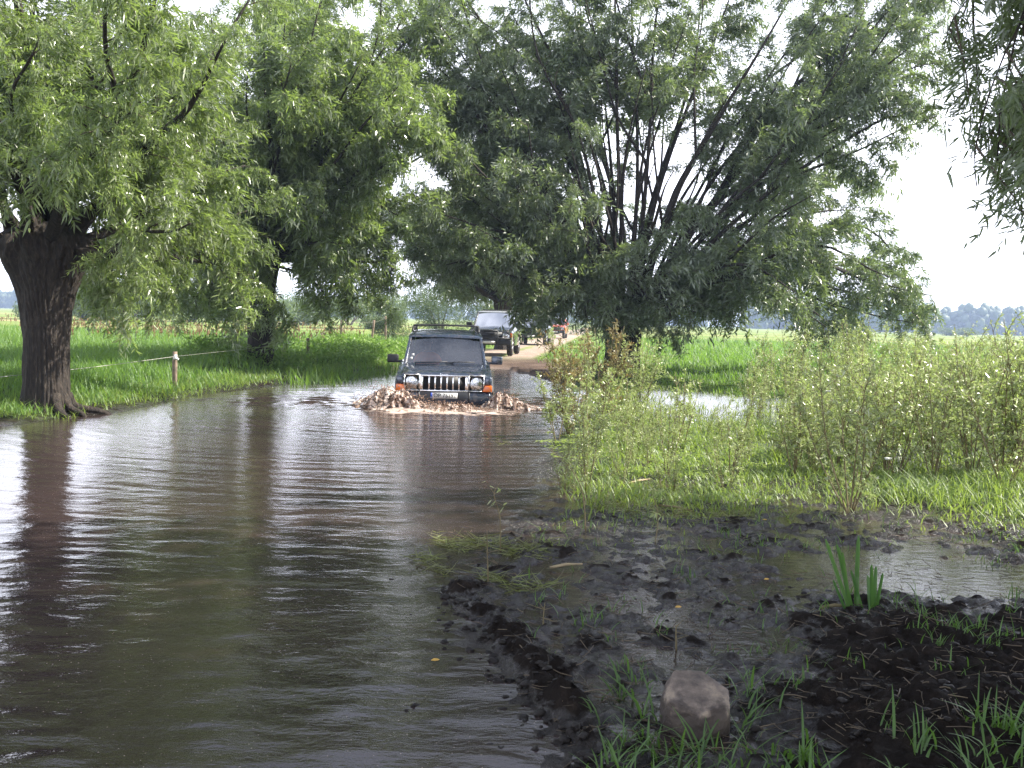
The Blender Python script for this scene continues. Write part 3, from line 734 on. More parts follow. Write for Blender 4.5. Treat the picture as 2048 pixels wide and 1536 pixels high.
# tree 3 at 30 m
r3 = np.random.default_rng(13)
b3 = P(1243, 748, 30.0); b3 = np.array([b3[0], 30.0, 0.10])
p3 = PY(30.0)
limbs3 = [
    [p3(1245, 620), p3(1252, 430), p3(1240, 200), p3(1228, 0), p3(1222, -180)],
    [p3(1262, 620, .3), p3(1272, 430, .4), p3(1275, 200, .5), p3(1262, 0, .6), p3(1258, -180, .6)],
    [p3(1265, 620, -.2), p3(1292, 400, -.3), p3(1302, 200, -.4), p3(1320, 0, -.5), p3(1345, -180, -.6)],
    [p3(1230, 620), p3(1225, 450, .3), p3(1185, 300, .6), p3(1110, 130, .9), p3(1040, -30, 1.2), p3(980, -160, 1.4)],
    [p3(1225, 620, -.2), p3(1200, 450, -.6), p3(1145, 260, -1), p3(1080, 90, -1.3), p3(1050, -60, -1.6)],
    [p3(1270, 620), p3(1310, 420, .5), p3(1370, 220, .9), p3(1440, 60, 1.2), p3(1500, -90, 1.5)],
    [p3(1280, 625), p3(1340, 420, -.5), p3(1430, 240, -1), p3(1530, 80, -1.4), p3(1610, -60, -1.7)],
    [p3(1290, 625, .2), p3(1350, 500, .4), p3(1440, 380, .7), p3(1560, 220, 1), p3(1680, 90, 1.4)],
    [p3(1295, 630), p3(1360, 520, -.6), p3(1450, 410, -1.2), p3(1570, 330, -1.8), p3(1700, 230, -2.4), p3(1780, 180, -2.8)],
    [p3(1295, 635, .3), p3(1370, 560, .9), p3(1480, 450, 1.6), p3(1620, 380, 2.4), p3(1760, 340, 3.2)],
    [p3(1300, 640), p3(1400, 570, -.8), p3(1520, 520, -1.8), p3(1660, 510, -2.8), p3(1790, 560, -3.6)],
    [p3(1300, 645), p3(1345, 640, -.4), p3(1378, 600, -.8), p3(1420, 520, -1.2), p3(1500, 470, -1.6)],
    [p3(1300, 645, .3), p3(1420, 590, 1), p3(1560, 560, 1.8), p3(1700, 580, 2.6), p3(1830, 640, 3.2)],
    [p3(1300, 640, -.3), p3(1400, 560, -1.6), p3(1480, 540, -2.8), p3(1590, 580, -4.2)],
    [p3(1215, 620), p3(1160, 500, .5), p3(1080, 400, .9), p3(980, 300, 1.3), p3(900, 180, 1.6)],
    [p3(1212, 625), p3(1130, 520, -.6), p3(1030, 440, -1.2), p3(930, 390, -1.7), p3(860, 330, -2)],
    [p3(1212, 630), p3(1130, 560, .4), p3(1040, 500, .9), p3(940, 480, 1.4), p3(860, 500, 1.8)],
    [p3(1212, 635), p3(1140, 580, -.8), p3(1080, 550, -1.6), p3(1010, 560, -2.4)],
    [p3(1225, 620, .5), p3(1190, 430, 1.3), p3(1120, 300, 1.9), p3(1010, 180, 2.5), p3(940, 40, 3.0)],
    [p3(1240, 620, -.5), p3(1230, 500, -1.8), p3(1200, 380, -2.8), p3(1170, 250, -3.6)],
    [p3(1255, 620, -.5), p3(1275, 520, -2), p3(1310, 430, -3.2), p3(1360, 340, -4)],
    [p3(1215, 620, .2), p3(1120, 440, .2), p3(1020, 260, .2), p3(940, 60, .2), p3(900, -120, .2)],
    [p3(1290, 625), p3(1400, 450, .2), p3(1540, 320, .2), p3(1660, 160, .2), p3(1740, 0, .2)],
    [p3(1212, 635), p3(1160, 590, -1.), p3(1120, 590, -1.8), p3(1105, 625, -2.4), p3(1100, 650, -2.6)],
    [p3(1212, 630), p3(1150, 560, .6), p3(1090, 550, 1.2), p3(1060, 590, 1.6), p3(1052, 625, 1.8)],
    [p3(1212, 635), p3(1150, 580, -1.), p3(1100, 560, -2), p3(1060, 565, -2.8)],
    [p3(1212, 635), p3(1150, 575, 1.), p3(1100, 560, 2), p3(1060, 570, 2.8)],
    [p3(1212, 625, .2), p3(1090, 470, .8), p3(960, 400, 1.8), p3(840, 400, 2.6)],
    [p3(1212, 630, -.2), p3(1060, 530, -.6), p3(930, 520, -1.4), p3(850, 520, -1.8)],
    [p3(1215, 620, .1), p3(1150, 360, 1.0), p3(1040, 160, 1.8), p3(950, 20, 2.4), p3(900, -80, 3)],
    [p3(1215, 620, .1), p3(1080, 380, 0), p3(940, 200, -.3), p3(860, 60, -.6)],
    [p3(1230, 620, .5), p3(1220, 380, 1.8), p3(1170, 150, 2.9), p3(1150, -60, 3.8)],
    [p3(1250, 620, .5), p3(1310, 380, 2), p3(1380, 150, 3.0), p3(1410, -60, 3.8)],
    [p3(1215, 620, .3), p3(1120, 430, .8), p3(1000, 250, 1.4), p3(890, 110, 2.0), p3(850, -40, 2.4)],
    [p3(1215, 625, -.3), p3(1110, 490, -1.2), p3(990, 380, -2.2), p3(880, 270, -3.0)],
    [p3(1212, 632, -.3), p3(1120, 560, -1.4), p3(1020, 520, -2.6), p3(900, 520, -3.4)],
    [p3(1290, 622, .3), p3(1420, 420, .9), p3(1580, 240, 1.6), p3(1740, 90, 2.2), p3(1850, 0, 2.8), p3(1920, -80, 3)],
    [p3(1290, 626, -.3), p3(1430, 470, -.9), p3(1600, 330, -1.8), p3(1750, 250, -2.6), p3(1850, 230, -3.2)],
    [p3(1280, 620, .5), p3(1400, 380, 1.5), p3(1560, 140, 2.5), p3(1680, -40, 3.2), p3(1780, -160, 3.6)],
    [p3(1300, 645, .5), p3(1420, 580, 1.6), p3(1560, 560, 2.8), p3(1680, 620, 3.6), p3(1720, 680, 4)],
    [p3(1300, 645, -.3), p3(1400, 560, -1), p3(1520, 560, -2), p3(1620, 610, -2.8), p3(1660, 660, -3)],
    [p3(1300, 640, .1), p3(1450, 540, .6), p3(1640, 520, 1.2), p3(1780, 590, 1.6), p3(1850, 660, 1.8)],
    [p3(1260, 640, -.8), p3(1290, 590, -1.8), p3(1330, 610, -2.6), p3(1345, 650, -3)],
    [p3(1240, 640, -.8), p3(1215, 590, -1.8), p3(1180, 600, -2.6), p3(1170, 640, -3)],
    [p3(1298, 640, .3), p3(1440, 560, 1.2), p3(1600, 480, 2.2), p3(1740, 470, 3.2), p3(1830, 560, 4)],
    [p3(1280, 620, .2), p3(1450, 330, .6), p3(1680, 90, 1.2), p3(1900, -20, 1.8)],
    [p3(1290, 630, -.2), p3(1500, 360, -.8), p3(1720, 190, -1.6), p3(1890, 120, -2.2)],
    [p3(1270, 640, -.4), p3(1300, 620, -1.4), p3(1290, 590, -2.6), p3(1260, 560, -3.4)],
]
def keep3(p, r):
    # thinner foliage high up in the middle, where the sky shows between the limbs
    zc = (p[:, 2] - 3.2) / 5; xc = (p[:, 0] - 4.2) / 3.6
    g = np.exp(-xc ** 2) * ss(0, 0.5, zc)
    low = ((p[:, 0] < -0.05) & (p[:, 2] < 2.55)) | ((p[:, 0] < 2.4) & (p[:, 2] < 1.45))
    fan = np.exp(-((p[:, 0] - 3.9) / 2.6) ** 2) * ss(3.0, 4.2, p[:, 2]) * (1 - 0.85 * ss(6.5, 9.0, p[:, 2]))
    return (r.uniform(size=len(p)) > 0.60 * fan) & ~low
_, k = willow('willow_tree', b3, [(-0.3, .62), (0.2, .52), (0.8, .50), (1.3, .56), (1.7, .68), (1.95, .70), (2.1, .60)],
              limbs3, 30, r3, 'huge spreading pollard willow with fanned limbs right of the track, overhanging the parked vehicles',
              SPR_DARK, sec_n=13, az_bias=[3.14, 2.5, 3.8, 0, 0.7, 5.6, 1.6, 4.7, 3.3, 2.9], t0=0.16, autolen=(6, 9), inc=(0.05, 1.2), seclen=(0.75, 1.65), limb_r=0.10, keep=keep3, ridge=0.08)
tot += k
r5 = np.random.default_rng(15)
b5 = P(1004, 690, 50.0); b5 = np.array([b5[0], 50.0, 0.2])
def keep5(p, r): return p[:, 2] > 2.3
_, k = willow('willow_tree', b5, [(-.2, .4), (.6, .34), (1.8, .36), (2.4, .5), (2.6, .45)], [], 34, r5, 'farther pollard willow standing behind the second vehicle', SPR_DARK, sec_n=12, az_bias=[3.14, 2.8, 3.5, 0.2, 1.5, 4.7, 2.2], autolen=(6, 10), inc=(0.1, 1.35), seclen=(0.9, 1.8), keep=keep5)
# tree 4, beside the camera: only its hanging sprays are in the picture, its crown shades the foreground
r4 = np.random.default_rng(14)
b4 = np.array([9.3, 4.6, 0.1])
limbs4 = [
    [b4 + [-.4, .4, 2.6], (6.6, 5.2, 5.9), (4.0, 5.6, 8.6), (1.0, 6.0, 10.2)],
    [b4 + [-.4, -.4, 2.6], (6.6, 3.2, 5.9), (4.0, 2.4, 8.6), (1.0, 2.0, 10.2)],
    [b4 + [-.4, 0, 2.6], (7.0, 4.4, 6.4), (5.0, 4.2, 9.6), (3.0, 4.0, 11.6)],
    [b4 + [-.4, .4, 2.6], (7.4, 6.4, 6.4), (6.0, 7.4, 9.6), (4.6, 8.0, 11.6)],
    [b4 + [-.4, -.4, 2.6], (6.8, 2.2, 4.9), (4.6, .6, 6.4), (2.6, -.6, 7.6)],
    [b4 + [0, .4, 2.6], (9.6, 7.0, 5.4), (9.6, 9.6, 8.0), (9.2, 11, 10)],
    [b4 + [-.4, .4, 2.6], (6.4, 4.6, 5.2), (3.6, 4.6, 7.0), (.4, 4.4, 7.8)],
]
limbs4 += [
    [b4 + [-.4, .2, 2.8], (6.6, 3.0, 4.8), P(2380, -420, 4.3), P(2180, -200, 4.2), P(2060, -20, 4.1), P(2000, 200, 4.0), P(1985, 330, 4.0)],
    [b4 + [-.4, .2, 2.8], (6.6, 3.2, 4.6), P(2450, -300, 4.0), P(2250, -60, 3.9), P(2150, 160, 3.8), P(2095, 420, 3.8), P(2085, 520, 3.8)],
    [b4 + [-.4, .2, 2.8], (6.6, 3.6, 5.0), P(2300, -450, 5.0), P(2120, -250, 4.9), P(2000, -90, 4.8), P(1950, 30, 4.8)],
    [b4 + [-.4, .2, 2.8], (6.6, 3.6, 4.8), P(2350, -200, 4.6), P(2200, 0, 4.5), P(2080, 130, 4.4), P(2040, 280, 4.4)],
    [b4 + [-.4, .2, 2.8], (6.6, 3.6, 5.0), P(2300, -350, 4.5), P(2060, -160, 4.4), P(1930, 0, 4.3), P(1900, 100, 4.3)],
    [b4 + [-.4, .2, 2.8], (6.6, 3.6, 5.0), P(2300, -250, 4.1), P(2120, -60, 4.0), P(2010, 120, 3.9), P(1960, 280, 3.9), P(1950, 380, 3.9)],
]
def keep4(p, r):
    # low sprays reach into the view only in its upper right corner, as they do in the photograph
    px = W2 + FPX * p[:, 0] / np.maximum(p[:, 1], 0.1); py = 640 - (p[:, 2] - CAMZ) / np.maximum(p[:, 1], .1) * FPX
    lim = np.interp(py, [-200, 0, 100, 420, 560, 700], [1840, 1850, 1850, 1890, 2010, 2080])
    inview = (p[:, 1] > 0.5) & (px < 2100) & (py > -250)
    th = np.random.default_rng(5).uniform(size=len(p)) < 0.5
    return (~inview) | ((px > lim) & (p[:, 1] < 5.6) & th)
_, k = willow('willow_tree', b4, [(-0.2, .5), (0.3, .42), (1.5, .42), (2.2, .55), (2.8, .65), (3.0, .55)],
              limbs4, 26, r4, 'willow beside the viewer whose dark narrow-leaved sprays hang into the upper right corner',
              SPR_HANG, sec_n=56, autolen=(7, 10.5), small_from=7, inc=(0.05, 0.95), seclen=(0.8, 1.5), keep=keep4)
tot += k
print('tree leaves', tot)

# small background trees and bushes: many leaf clumps on a few stems
def bush(name, base, w, h, n, r, label, cat, lf=0.3, wf=0.09, m=LEAF_FAR, group=None, d=None, stem=True, lobes=7):
    root = empty(name, tuple(base), label=label, cat=cat, group=group)
    cs = []; 
    for i in range(lobes):
        a = r.uniform(0, 6.28); q = r.uniform(0, 0.62) ** 0.7
        cs.append((math.cos(a) * q * w / 2, math.sin(a) * q * (d or w) / 2, h * r.uniform(0.16, 0.76), w * r.uniform(0.17, 0.32), h * r.uniform(0.18, 0.3)))
    n = int(n * 1.6); k = n // lobes; B = []
    for c in cs:
        u = rand_unit(k, r) * (r.uniform(0, 1, k) ** 0.33)[:, None]
        B.append(u * np.array([c[3], c[3], c[4]]) + np.array(c[:3]))
    B = np.vstack(B); nn = len(B)
    cen = np.array([0, 0, h * 0.35])
    D = nrm(nrm(B - cen) + 0.9 * rand_unit(nn, r) + np.array([0, 0, 0.2]))
    V, f, a = leaf_cloud(B, D, r, lf, wf, False, 0.3)
    sb = MB()
    for c in cs:
        sb.tube(curve_pts([(0, 0, -0.1), (c[0] * 0.35, c[1] * 0.35, c[2] * 0.45), (c[0], c[1], c[2])], 6), np.linspace(max(0.02, w * 0.018), 0.01, 6), 5)
    sb.build('stems', TWIG, root, fixn=False)
    link('leaves', npmesh('leaves', V, [f], False, {'var': a}), m, root, kind='stuff')
    return root
rb = np.random.default_rng(21)
def gb(px, Y, z=0.15): p = P(px, 640, Y); return (p[0], Y, z)
bush('willow_bush', gb(785, 62), 3.6, 2.3, 5000, rb, 'low rounded blue-green bush behind the fence posts', 'bush', 0.13, 0.05, d=3)
bush('willow_tree', gb(880, 74), 5.5, 5.2, 7000, rb, 'loose grey-green tree just left behind the roof of the second vehicle', 'tree', 0.18, 0.06)
bush('willow_tree', gb(985, 86), 8, 7.0, 8000, rb, 'pale green willow far along the track, above the parked vehicles', 'tree', 0.22, 0.07)
bush('willow_tree', gb(1110, 120), 11, 9, 7000, rb, 'round willow at the far end of the track', 'tree', 0.28, 0.10)
bush('willow_tree', gb(300, 130), 11, 7.5, 7000, rb, 'dark round tree standing in the meadow between the two left trunks', 'tree', 0.3, 0.1)
bush('willow_tree', gb(215, 140), 12, 6.5, 7000, rb, 'broad low tree in the meadow just right of the nearest trunk', 'tree', 0.3, 0.1)
bush('willow_tree', gb(630, 150), 10, 5.0, 5000, rb, 'small tree at the back of the meadow, right of the second trunk', 'tree', 0.3, 0.1)
bush('willow_tree', gb(700, 150), 11, 4.2, 5000, rb, 'low tree at the back of the meadow behind the fence', 'tree', 0.3, 0.1)
for px, Yd, w, h, lab in ((105, 118, 9, 5.2, 'dark bush at the back of the meadow just right of the nearest trunk foot'), (165, 128, 10, 6.0, 'dark tree at the back of the meadow, second from the nearest trunk'), (255, 122, 10, 6.4, 'dark dense tree in the middle of the meadow hedge'),
                          (385, 135, 12, 5.5, 'broad dark bush in the meadow hedge left of the second trunk'), (455, 140, 11, 5.0, 'dark bush in the meadow hedge touching the second trunk'), (575, 128, 10, 5.0, 'dark bush in the meadow hedge just right of the second trunk'), (745, 110, 9, 4.4, 'dark bush at the back of the meadow above the fence posts')):
    bush('hedge_tree', gb(px, Yd), w, h, 5000, rb, lab, 'tree', 0.36, 0.14, m=LEAF_DARK, group='dark trees behind the meadow')
for px, Yd, w, h, lab in ((1855, 330, 6, 3.2, 'small round bush in the far field, leftmost of three before the blue forest'),
                          (1893, 340, 9, 3.6, 'wider pale bush in the far field, middle of three before the blue forest'),
                          (1935, 320, 7, 3.0, 'small dark bush in the far field, right of the pale one')):
    bush('field_bush', gb(px, Yd, 0.1), w, h, 1500, rb, lab, 'bush', 0.5, 0.22, group='bushes in the far field')

# far forest: lumpy crowns
def forest(name, x0, x1, y0, y1, n, hh, r, label):
    b = MB()
    ico = bmesh.new(); bmesh.ops.create_icosphere(ico, subdivisions=1, radius=1.1)
    iv = np.array([v.co[:] for v in ico.verts]); fi = np.array([[v.index for v in f.verts] for f in ico.faces]); ico.free()
    for i in range(n):
        t = r.uniform(); x = x0 + (x1 - x0) * t; y = y0 + (y1 - y0) * t + r.uniform(-25, 25)
        H = hh * r.uniform(0.8, 1.12)
        for q in range(5):
            w = r.uniform(1.3, 3.2)
            d = 1 + 0.5 * np.array([mnoise.noise(Vector(v * 2.3 + i * 3 + q)) for v in iv])[:, None]
            b.add(iv * d * np.array([w, w, H * 0.17]) + np.array([x + r.uniform(-2.5, 2.5), y + r.uniform(-3, 3), H * (0.16 + 0.175 * q) * r.uniform(.9, 1.05)]), [fi], np.full(len(iv), r.uniform()))
    b.build(name, LEAF_FAR, None, smooth=False, fixn=False, label=label, cat='forest', kind='stuff')
rf = np.random.default_rng(5)
fa, fb = P(1500, 640, 640), P(2500, 640, 600)
forest('forest', fa[0], fb[0], 640, 600, 420, 17, rf, 'hazy blue forest edge along the horizon on the right')
fa, fb = P(-500, 640, 900), P(1400, 640, 900)
forest('forest', fa[0], fb[0], 900, 900, 420, 15, rf, 'faint blue forest line on the horizon behind the meadow')

# ------------------------------------------------------------------ grass
def blades(name, pts, hts, wid, m, r, lean=0.5, K=3, **kw):
    n = len(pts)
    az = r.uniform(0, 6.28, n)
    lv = np.stack([np.cos(az), np.sin(az), np.zeros(n)], -1)
    D = nrm(np.array([[0, 0, 1.0]]) + lv * r.uniform(0.0, 0.35, n)[:, None])
    S = nrm(np.cross(D, lv + 0.4 * rand_unit(n, r)))
    bend = lv * (r.uniform(0.1, 1.0, n) * lean)[:, None] + DOWN * (r.uniform(0, 0.45, n) * lean)[:, None]
    var = np.clip(r.normal(0.5, 0.25, n) + 0.3 * fbm(pts[:, 0] * 0.5, pts[:, 1] * 0.5, 91, 3), 0, 1)
    if K == 3: ts, ws = [0, 0.5, 1], [1, 0.8, 0.06]
    else: ts, ws = [0, 0.3, 0.62, 0.85, 1], [0.8, 1, 0.85, 0.5, 0.05]
    V, q, a = strips(pts, D, S, hts, wid, bend, ts, ws, var)
    return link(name, npmesh(name, V, [q], False, {'var': a}), m, kind='stuff', **kw)
def scatter(n, x0, x1, y0, y1, r, cond, ypow=None):
    x = r.uniform(x0, x1, n); y = r.uniform(y0, y1, n) if ypow is None else 1 / r.uniform(1 / y1, 1 / y0, n)
    k = cond(x, y); return x[k], y[k]
rg = np.random.default_rng(31)
infov = lambda x, y, mg=1.5: (x > -0.55 * y - mg) & (x < 0.55 * y + mg)
patch = lambda x, y, s, a: vn(x * a, y * a, s)
# left meadow
def cond(x, y): return infov(x, y) & (x < xL(y) - 0.25) & (rg.uniform(size=len(x)) < 0.35 + 0.75 * patch(x, y, 3, 0.6))
x, y = scatter(230000, -38, 0, 11, 70, rg, cond, True)
bank = ss(1.8, 0.3, xL(y) - x)
h_ = (0.22 + 0.30 * patch(x, y, 7, 0.5)) * rg.uniform(0.6, 1.2, len(x)) * (1 - 0.5 * bank) * (1 - 0.25 * ss(40, 60, y))
blades('meadow_grass', np.stack([x, y, height(x, y) - 0.02], -1), h_, 0.010 + 0.0006 * y, GRASS, rg, 0.6,
       label='bright green meadow grass growing on the left bank behind the pond', cat='grass')
print('meadow blades', len(x))
# far side, beyond the pond, both sides of the track
def cond(x, y): return infov(x, y) & (np.abs(x - xT(y)) > 1.7) & (((x > xT(y)) & (y > 36.5 + 1.5 * patch(x, y, 2, 1.))) | ((x > 4) & (y > 24)) | (x < xT(y) - 1.9)) & (x > xL(np.minimum(y, 33)))
x, y = scatter(90000, -12, 50, 24, 95, rg, cond, True)
bw = (x < xT(y)).astype(float)
h_ = (0.10 + 0.20 * patch(x, y, 17, 0.4) + 0.25 * ss(4.5, 8, x - 0.03 * y) + 0.25 * bw) * rg.uniform(0.6, 1.2, len(x))
blades('verge_grass', np.stack([x, y, height(x, y) - 0.02], -1), h_, 0.012 + 0.0006 * y, GRASS, rg, 0.6,
       label='short green grass on the verge beside the dirt track and under the big willow', cat='grass')
# marsh grass, right
def cond(x, y):
    near_edge = 7.1 + 0.9 * (1 - ss(1.5, 4.0, x)) + 1.6 * patch(x, y, 5, 0.9) - 0.7 * ss(3, 4.4, x)
    pa = np.exp(-(((x - pudA[0]) / 1.9) ** 2 + ((y - pudA[1]) / 3.4) ** 2)); pb = np.exp(-(((x - pudB[0]) / .8) ** 2 + ((y - pudB[1]) / .7) ** 2))
    return infov(x, y) & (x > xR(y) + 0.35 * ss(9, 12, y) + 0.5 * patch(x, y, 6, 1.2)) & (rg.uniform(size=len(x)) < ss(0, 1.5, y - near_edge) + 0.10) & (rg.uniform(size=len(x)) > pa * 0.97 + pb) & (rg.uniform(size=len(x)) < 0.06 + 1.25 * patch(x, y, 9, 1.4) ** 1.8)
x, y = scatter(210000, 0, 16, 7.3, 27, rg, cond, True)
h_ = (0.07 + 0.26 * patch(x, y, 11, 1.1) ** 1.4 * ss(8, 10.5, y)) * rg.uniform(0.4, 1.5, len(x))
blades('marsh_grass', np.stack([x, y, np.maximum(height(x, y), -0.03) - 0.01], -1), h_, 0.0055 + 0.0006 * y, GRASS_Y, rg, 1.25,
       label='yellow-green marsh grass standing in the shallow water on the right', cat='grass')
print('marsh', len(x))
# foreground tufts
def tufts(cs, n, hts, wd, sp, r):
    P_ = []; H_ = []
    for c, k in cs:
        q = r.normal(0, sp, (k, 2)) * r.uniform(0.3, 1.2, (k, 1)) + np.array(c)[None, :2]
        P_.append(q); H_.append(r.uniform(hts[0], hts[1], k))
    q = np.vstack(P_); z = height(q[:, 0], q[:, 1])
    ok = z > -0.06
    return np.stack([q[:, 0], q[:, 1], z - 0.01], -1)[ok], np.concatenate(H_)[ok]
cs = []
for i in range(85):
    px = rg.uniform(1180, 2100); py = rg.uniform(1400, 1640)
    if py < 1440 + 60 * (px > 1500) - 30 * (px < 1380) : continue
    if 1310 < px < 1500 and py < 1500: continue
    cs.append((G(px, py), int(rg.integers(5, 15))))
for px, py, k in ((1240, 1400, 12), (1270, 1370, 9), (1300, 1440, 10), (1490, 1400, 10), (1510, 1440, 10), (1470, 1470, 8), (1340, 1500, 8), (1200, 1450, 6), (1260, 1500, 8), (1390, 1510, 8)):
    cs.append((G(px, py), k))
p_, h_ = tufts(cs, 0, (0.06, 0.19), 0.01, 0.055, rg)
blades('foreground_grass', p_, h_, np.full(len(p_), 0.0105) * rg.uniform(.5, 1.2, len(p_)), GRASS_DARK, rg, 1.1, 5,
       label='fresh green grass tufts sprouting from the dark mud around the stone', cat='grass')
cs = []
for px, py, k in ((1850, 1250, 16), (1900, 1290, 22), (1940, 1310, 20), (1870, 1320, 16), (1960, 1280, 14), (1800, 1240, 10), (1990, 1330, 12), (1830, 1290, 12), (1550, 1290, 10), (1540, 1310, 8), (1080, 1215, 8),
                  (2020, 1240, 12), (2030, 1200, 12), (1990, 1130, 10), (2035, 1110, 14), (1420, 1110, 8), (1350, 1090, 8), (1500, 1130, 8), (1620, 1100, 8), (1700, 1150, 10)):
    cs.append((G(px, py), k))
for i in range(120):
    px = rg.uniform(1050, 2060); py = rg.uniform(1040, 1400)
    cs.append((G(px, py), int(rg.integers(2, 8))))
p_, h_ = tufts(cs, 0, (0.04, 0.13), 0.01, 0.06, rg)
blades('mud_grass', p_, h_, np.full(len(p_), 0.0065) * rg.uniform(.6, 1.3, len(p_)), GRASS_DARK, rg, 0.9, 5,
       label='sparse green blades poking out of the wet trampled mud', cat='grass')
# grass beneath the left bank edge, a bit ragged and yellow
def cond(x, y): return (x < xL(y) + 0.05) & (x > xL(y) - 1.1) & infov(x, y)
x, y = scatter(26000, -9, -2, 13, 35, rg, cond)
blades('bank_grass', np.stack([x, y, height(x, y) - 0.02], -1), rg.uniform(0.06, 0.26, len(x)), np.full(len(x), 0.018), GRASS_Y, rg, 1.1,
       label='ragged yellowish grass fringe along the muddy left water edge', cat='grass')
# docks: rusty seed stalks in the meadow
def cond(x, y): return infov(x, y) & (x < xL(np.minimum(y, 33)) - 4) & (patch(x, y, 33, 0.12) > 0.45)
x, y = scatter(2600, -75, 0, 45, 150, rg, cond, True)
db = MB()
n = len(x); base = np.stack([x, y, height(x, y)], -1)
for rep in range(6):
    B = base + np.stack([np.zeros(n), np.zeros(n), rg.uniform(0.2, 0.45, n)], -1)
    D = nrm(rand_unit(n, rg) * 0.5 + np.array([[0, 0, 1.0]])); S = nrm(np.cross(D, rand_unit(n, rg)))
    V, q, a = strips(B, D, S, np.full(n, 0.14), 0.025 + 0.0005 * y, np.zeros((n, 3)), [0, .5, 1], [.4, 1, .2], rg.uniform(0, 1, n))
    db.add(V, [q], a)
V, q, a = strips(base, np.tile([[0, 0, 1.0]], (n, 1)), np.tile([[1.0, 0, 0]], (n, 1)), np.full(n, 0.5), np.full(n, 0.012), np.zeros((n, 3)), [0, .5, 1], [1, 1, 1], rg.uniform(0, 1, n))
db.add(V, [q], a)
db.build('dock_plants', RUST, None, fixn=False, label='rusty brown dock seed heads scattered over the meadow', cat='weeds', kind='stuff')
# tall weeds between second tree and the jeep
def cond(x, y): return (x < xL(y) - 0.3) & (x > xL(y) - 4.0 ) & (patch(x, y, 40, 0.9) > 0.3)
x, y = scatter(5200, -9, -2, 27, 41, rg, cond)
n = len(x); k = 9
B = np.repeat(np.stack([x, y, height(x, y)], -1), k, 0); B[:, 2] += rg.uniform(0.05, 0.75, n * k) * np.repeat(0.6 + 0.4 * patch(x, y, 44, 1.2), k); B[:, :2] += rg.normal(0, 0.07, (n * k, 2))
V, f, a = leaf_cloud(B, nrm(rand_unit(n * k, rg) + np.array([[0, 0, .3]])), rg, 0.14, 0.05)
link('weeds', npmesh('weeds', V, [f], False, {'var': a}), GRASS, label='dense dark green nettles on the bank between the second willow and the front vehicle', cat='weeds', kind='stuff')
# duckweed on the marsh water
def cond(x, y):
    c = G(1330, 905); return (((x - c[0]) / 1.7) ** 2 + ((y - c[1]) / 2.2) ** 2 < 1 + 0.5 * fbm(x, y, 3)) & (fbm(x * 1.5, y * 1.5, 8, 3) > -0.25)
x, y = scatter(16000, 0, 6, 10, 18, rg, cond)
n = len(x); D = nrm(rand_unit(n, rg) * np.array([1, 1, 0.05])); S = np.cross(D, np.array([[0, 0, 1.0]]))
V, f, a = diamonds(np.stack([x, y, np.maximum(height(x, y), 0.012) + 0.006], -1), D, S, np.full(n, 0.05), np.full(n, 0.04), np.zeros((n, 3)), rg.uniform(0.4, 1, n))
DUCK = leafmat('duckweed', (0.17, 0.26, 0.03), (0.33, 0.44, 0.06), (0.3, 0.4, 0.06), (0.3, 0.4, 0.05), 0.1, 0.5)
link('duckweed', npmesh('duckweed', V, [f], False, {'var': a}), DUCK, label='lime green duckweed mat floating among the marsh grass', cat='duckweed', kind='stuff')

# ------------------------------------------------------------------ saplings on the right
def sapling_proto(r, H, nst, nleaf, spread, Lf=0.07, Wf=0.021, dens_lo=0.22):
    sb = MB(); BS = []; DS = []
    for i in range(nst):
        a = r.uniform(0, 6.28); s = spread * r.uniform(0.3, 1) ; hh = H * r.uniform(0.7, 1.0)
        p0 = np.array([math.cos(a) * 0.02, math.sin(a) * 0.02, -0.05]); p3 = np.array([math.cos(a) * s, math.sin(a) * s, hh])
        pm = p0 * 0.5 + p3 * 0.5 + np.array([math.cos(a), math.sin(a), 0]) * s * r.uniform(-0.1, 0.25) * 0.5 + r.normal(0, 0.02, 3)
        q = curve_pts([p0, pm, p3], 12); sb.tube(q, np.linspace(0.010, 0.003, 12), 5)
        sd = max(5, int(11 * hh))
        for j in range(sd):
            t = r.uniform(dens_lo, 0.98) * 11; k = int(t); b0 = q[k]
            ln = r.uniform(0.15, 0.42) * H / 1.4
            d = nrm(nrm(q[min(k + 1, 11)] - q[k]) * 0.8 + nrm(r.normal(size=3)) * 0.7)
            e = curve_pts([b0, b0 + d * ln * 0.5, b0 + d * ln + DOWN * 0.04], 6); sb.tube(e, np.linspace(0.004, 0.0015, 6), 3, False)
            m = max(6, nleaf // (nst * sd))
            tt = r.uniform(0.1, 1, m) * 4.99; kk = tt.astype(int); fr = (tt - kk)[:, None]
            BS.append(e[kk] * (1 - fr) + e[kk + 1] * fr); DS.append(nrm(np.tile(d, (m, 1)) * 0.6 + 0.8 * rand_unit(m, r)))
    V, f, a = leaf_cloud(np.vstack(BS), np.vstack(DS), r, Lf, Wf, False, 0.3)
    return sb.mesh('stem', True), npmesh('leaves', V, [f], False, {'var': a})
rs = np.random.default_rng(41)
protos = [sapling_proto(rs, 1.55, 6, 1500, 0.6), sapling_proto(rs, 1.3, 5, 1150, 0.5), sapling_proto(rs, 1.75, 6, 1700, 0.65), sapling_proto(rs, 1.2, 4, 900, 0.4)]
for s_, l_ in protos: s_.materials.append(STEM); l_.materials.append(LEAF_SAP)
redp = [sapling_proto(rs, 1.35, 6, 2000, 0.4, 0.065, 0.018, 0.12)]
for s_, l_ in redp: s_.materials.append(STEM); l_.materials.append(LEAF_RED)
def sap(x, y, proto, sc, rz, label, group='young willow saplings in the marsh', name='willow_sapling'):
    z = max(float(height(x, y)), -0.05)
    o = empty(name, (x, y, z - 0.01), rz, label=label, cat='sapling', group=group)
    o.scale = (sc, sc, sc)
    link('stem', proto[0], None, o); link('leaves', proto[1], None, o)
    return o
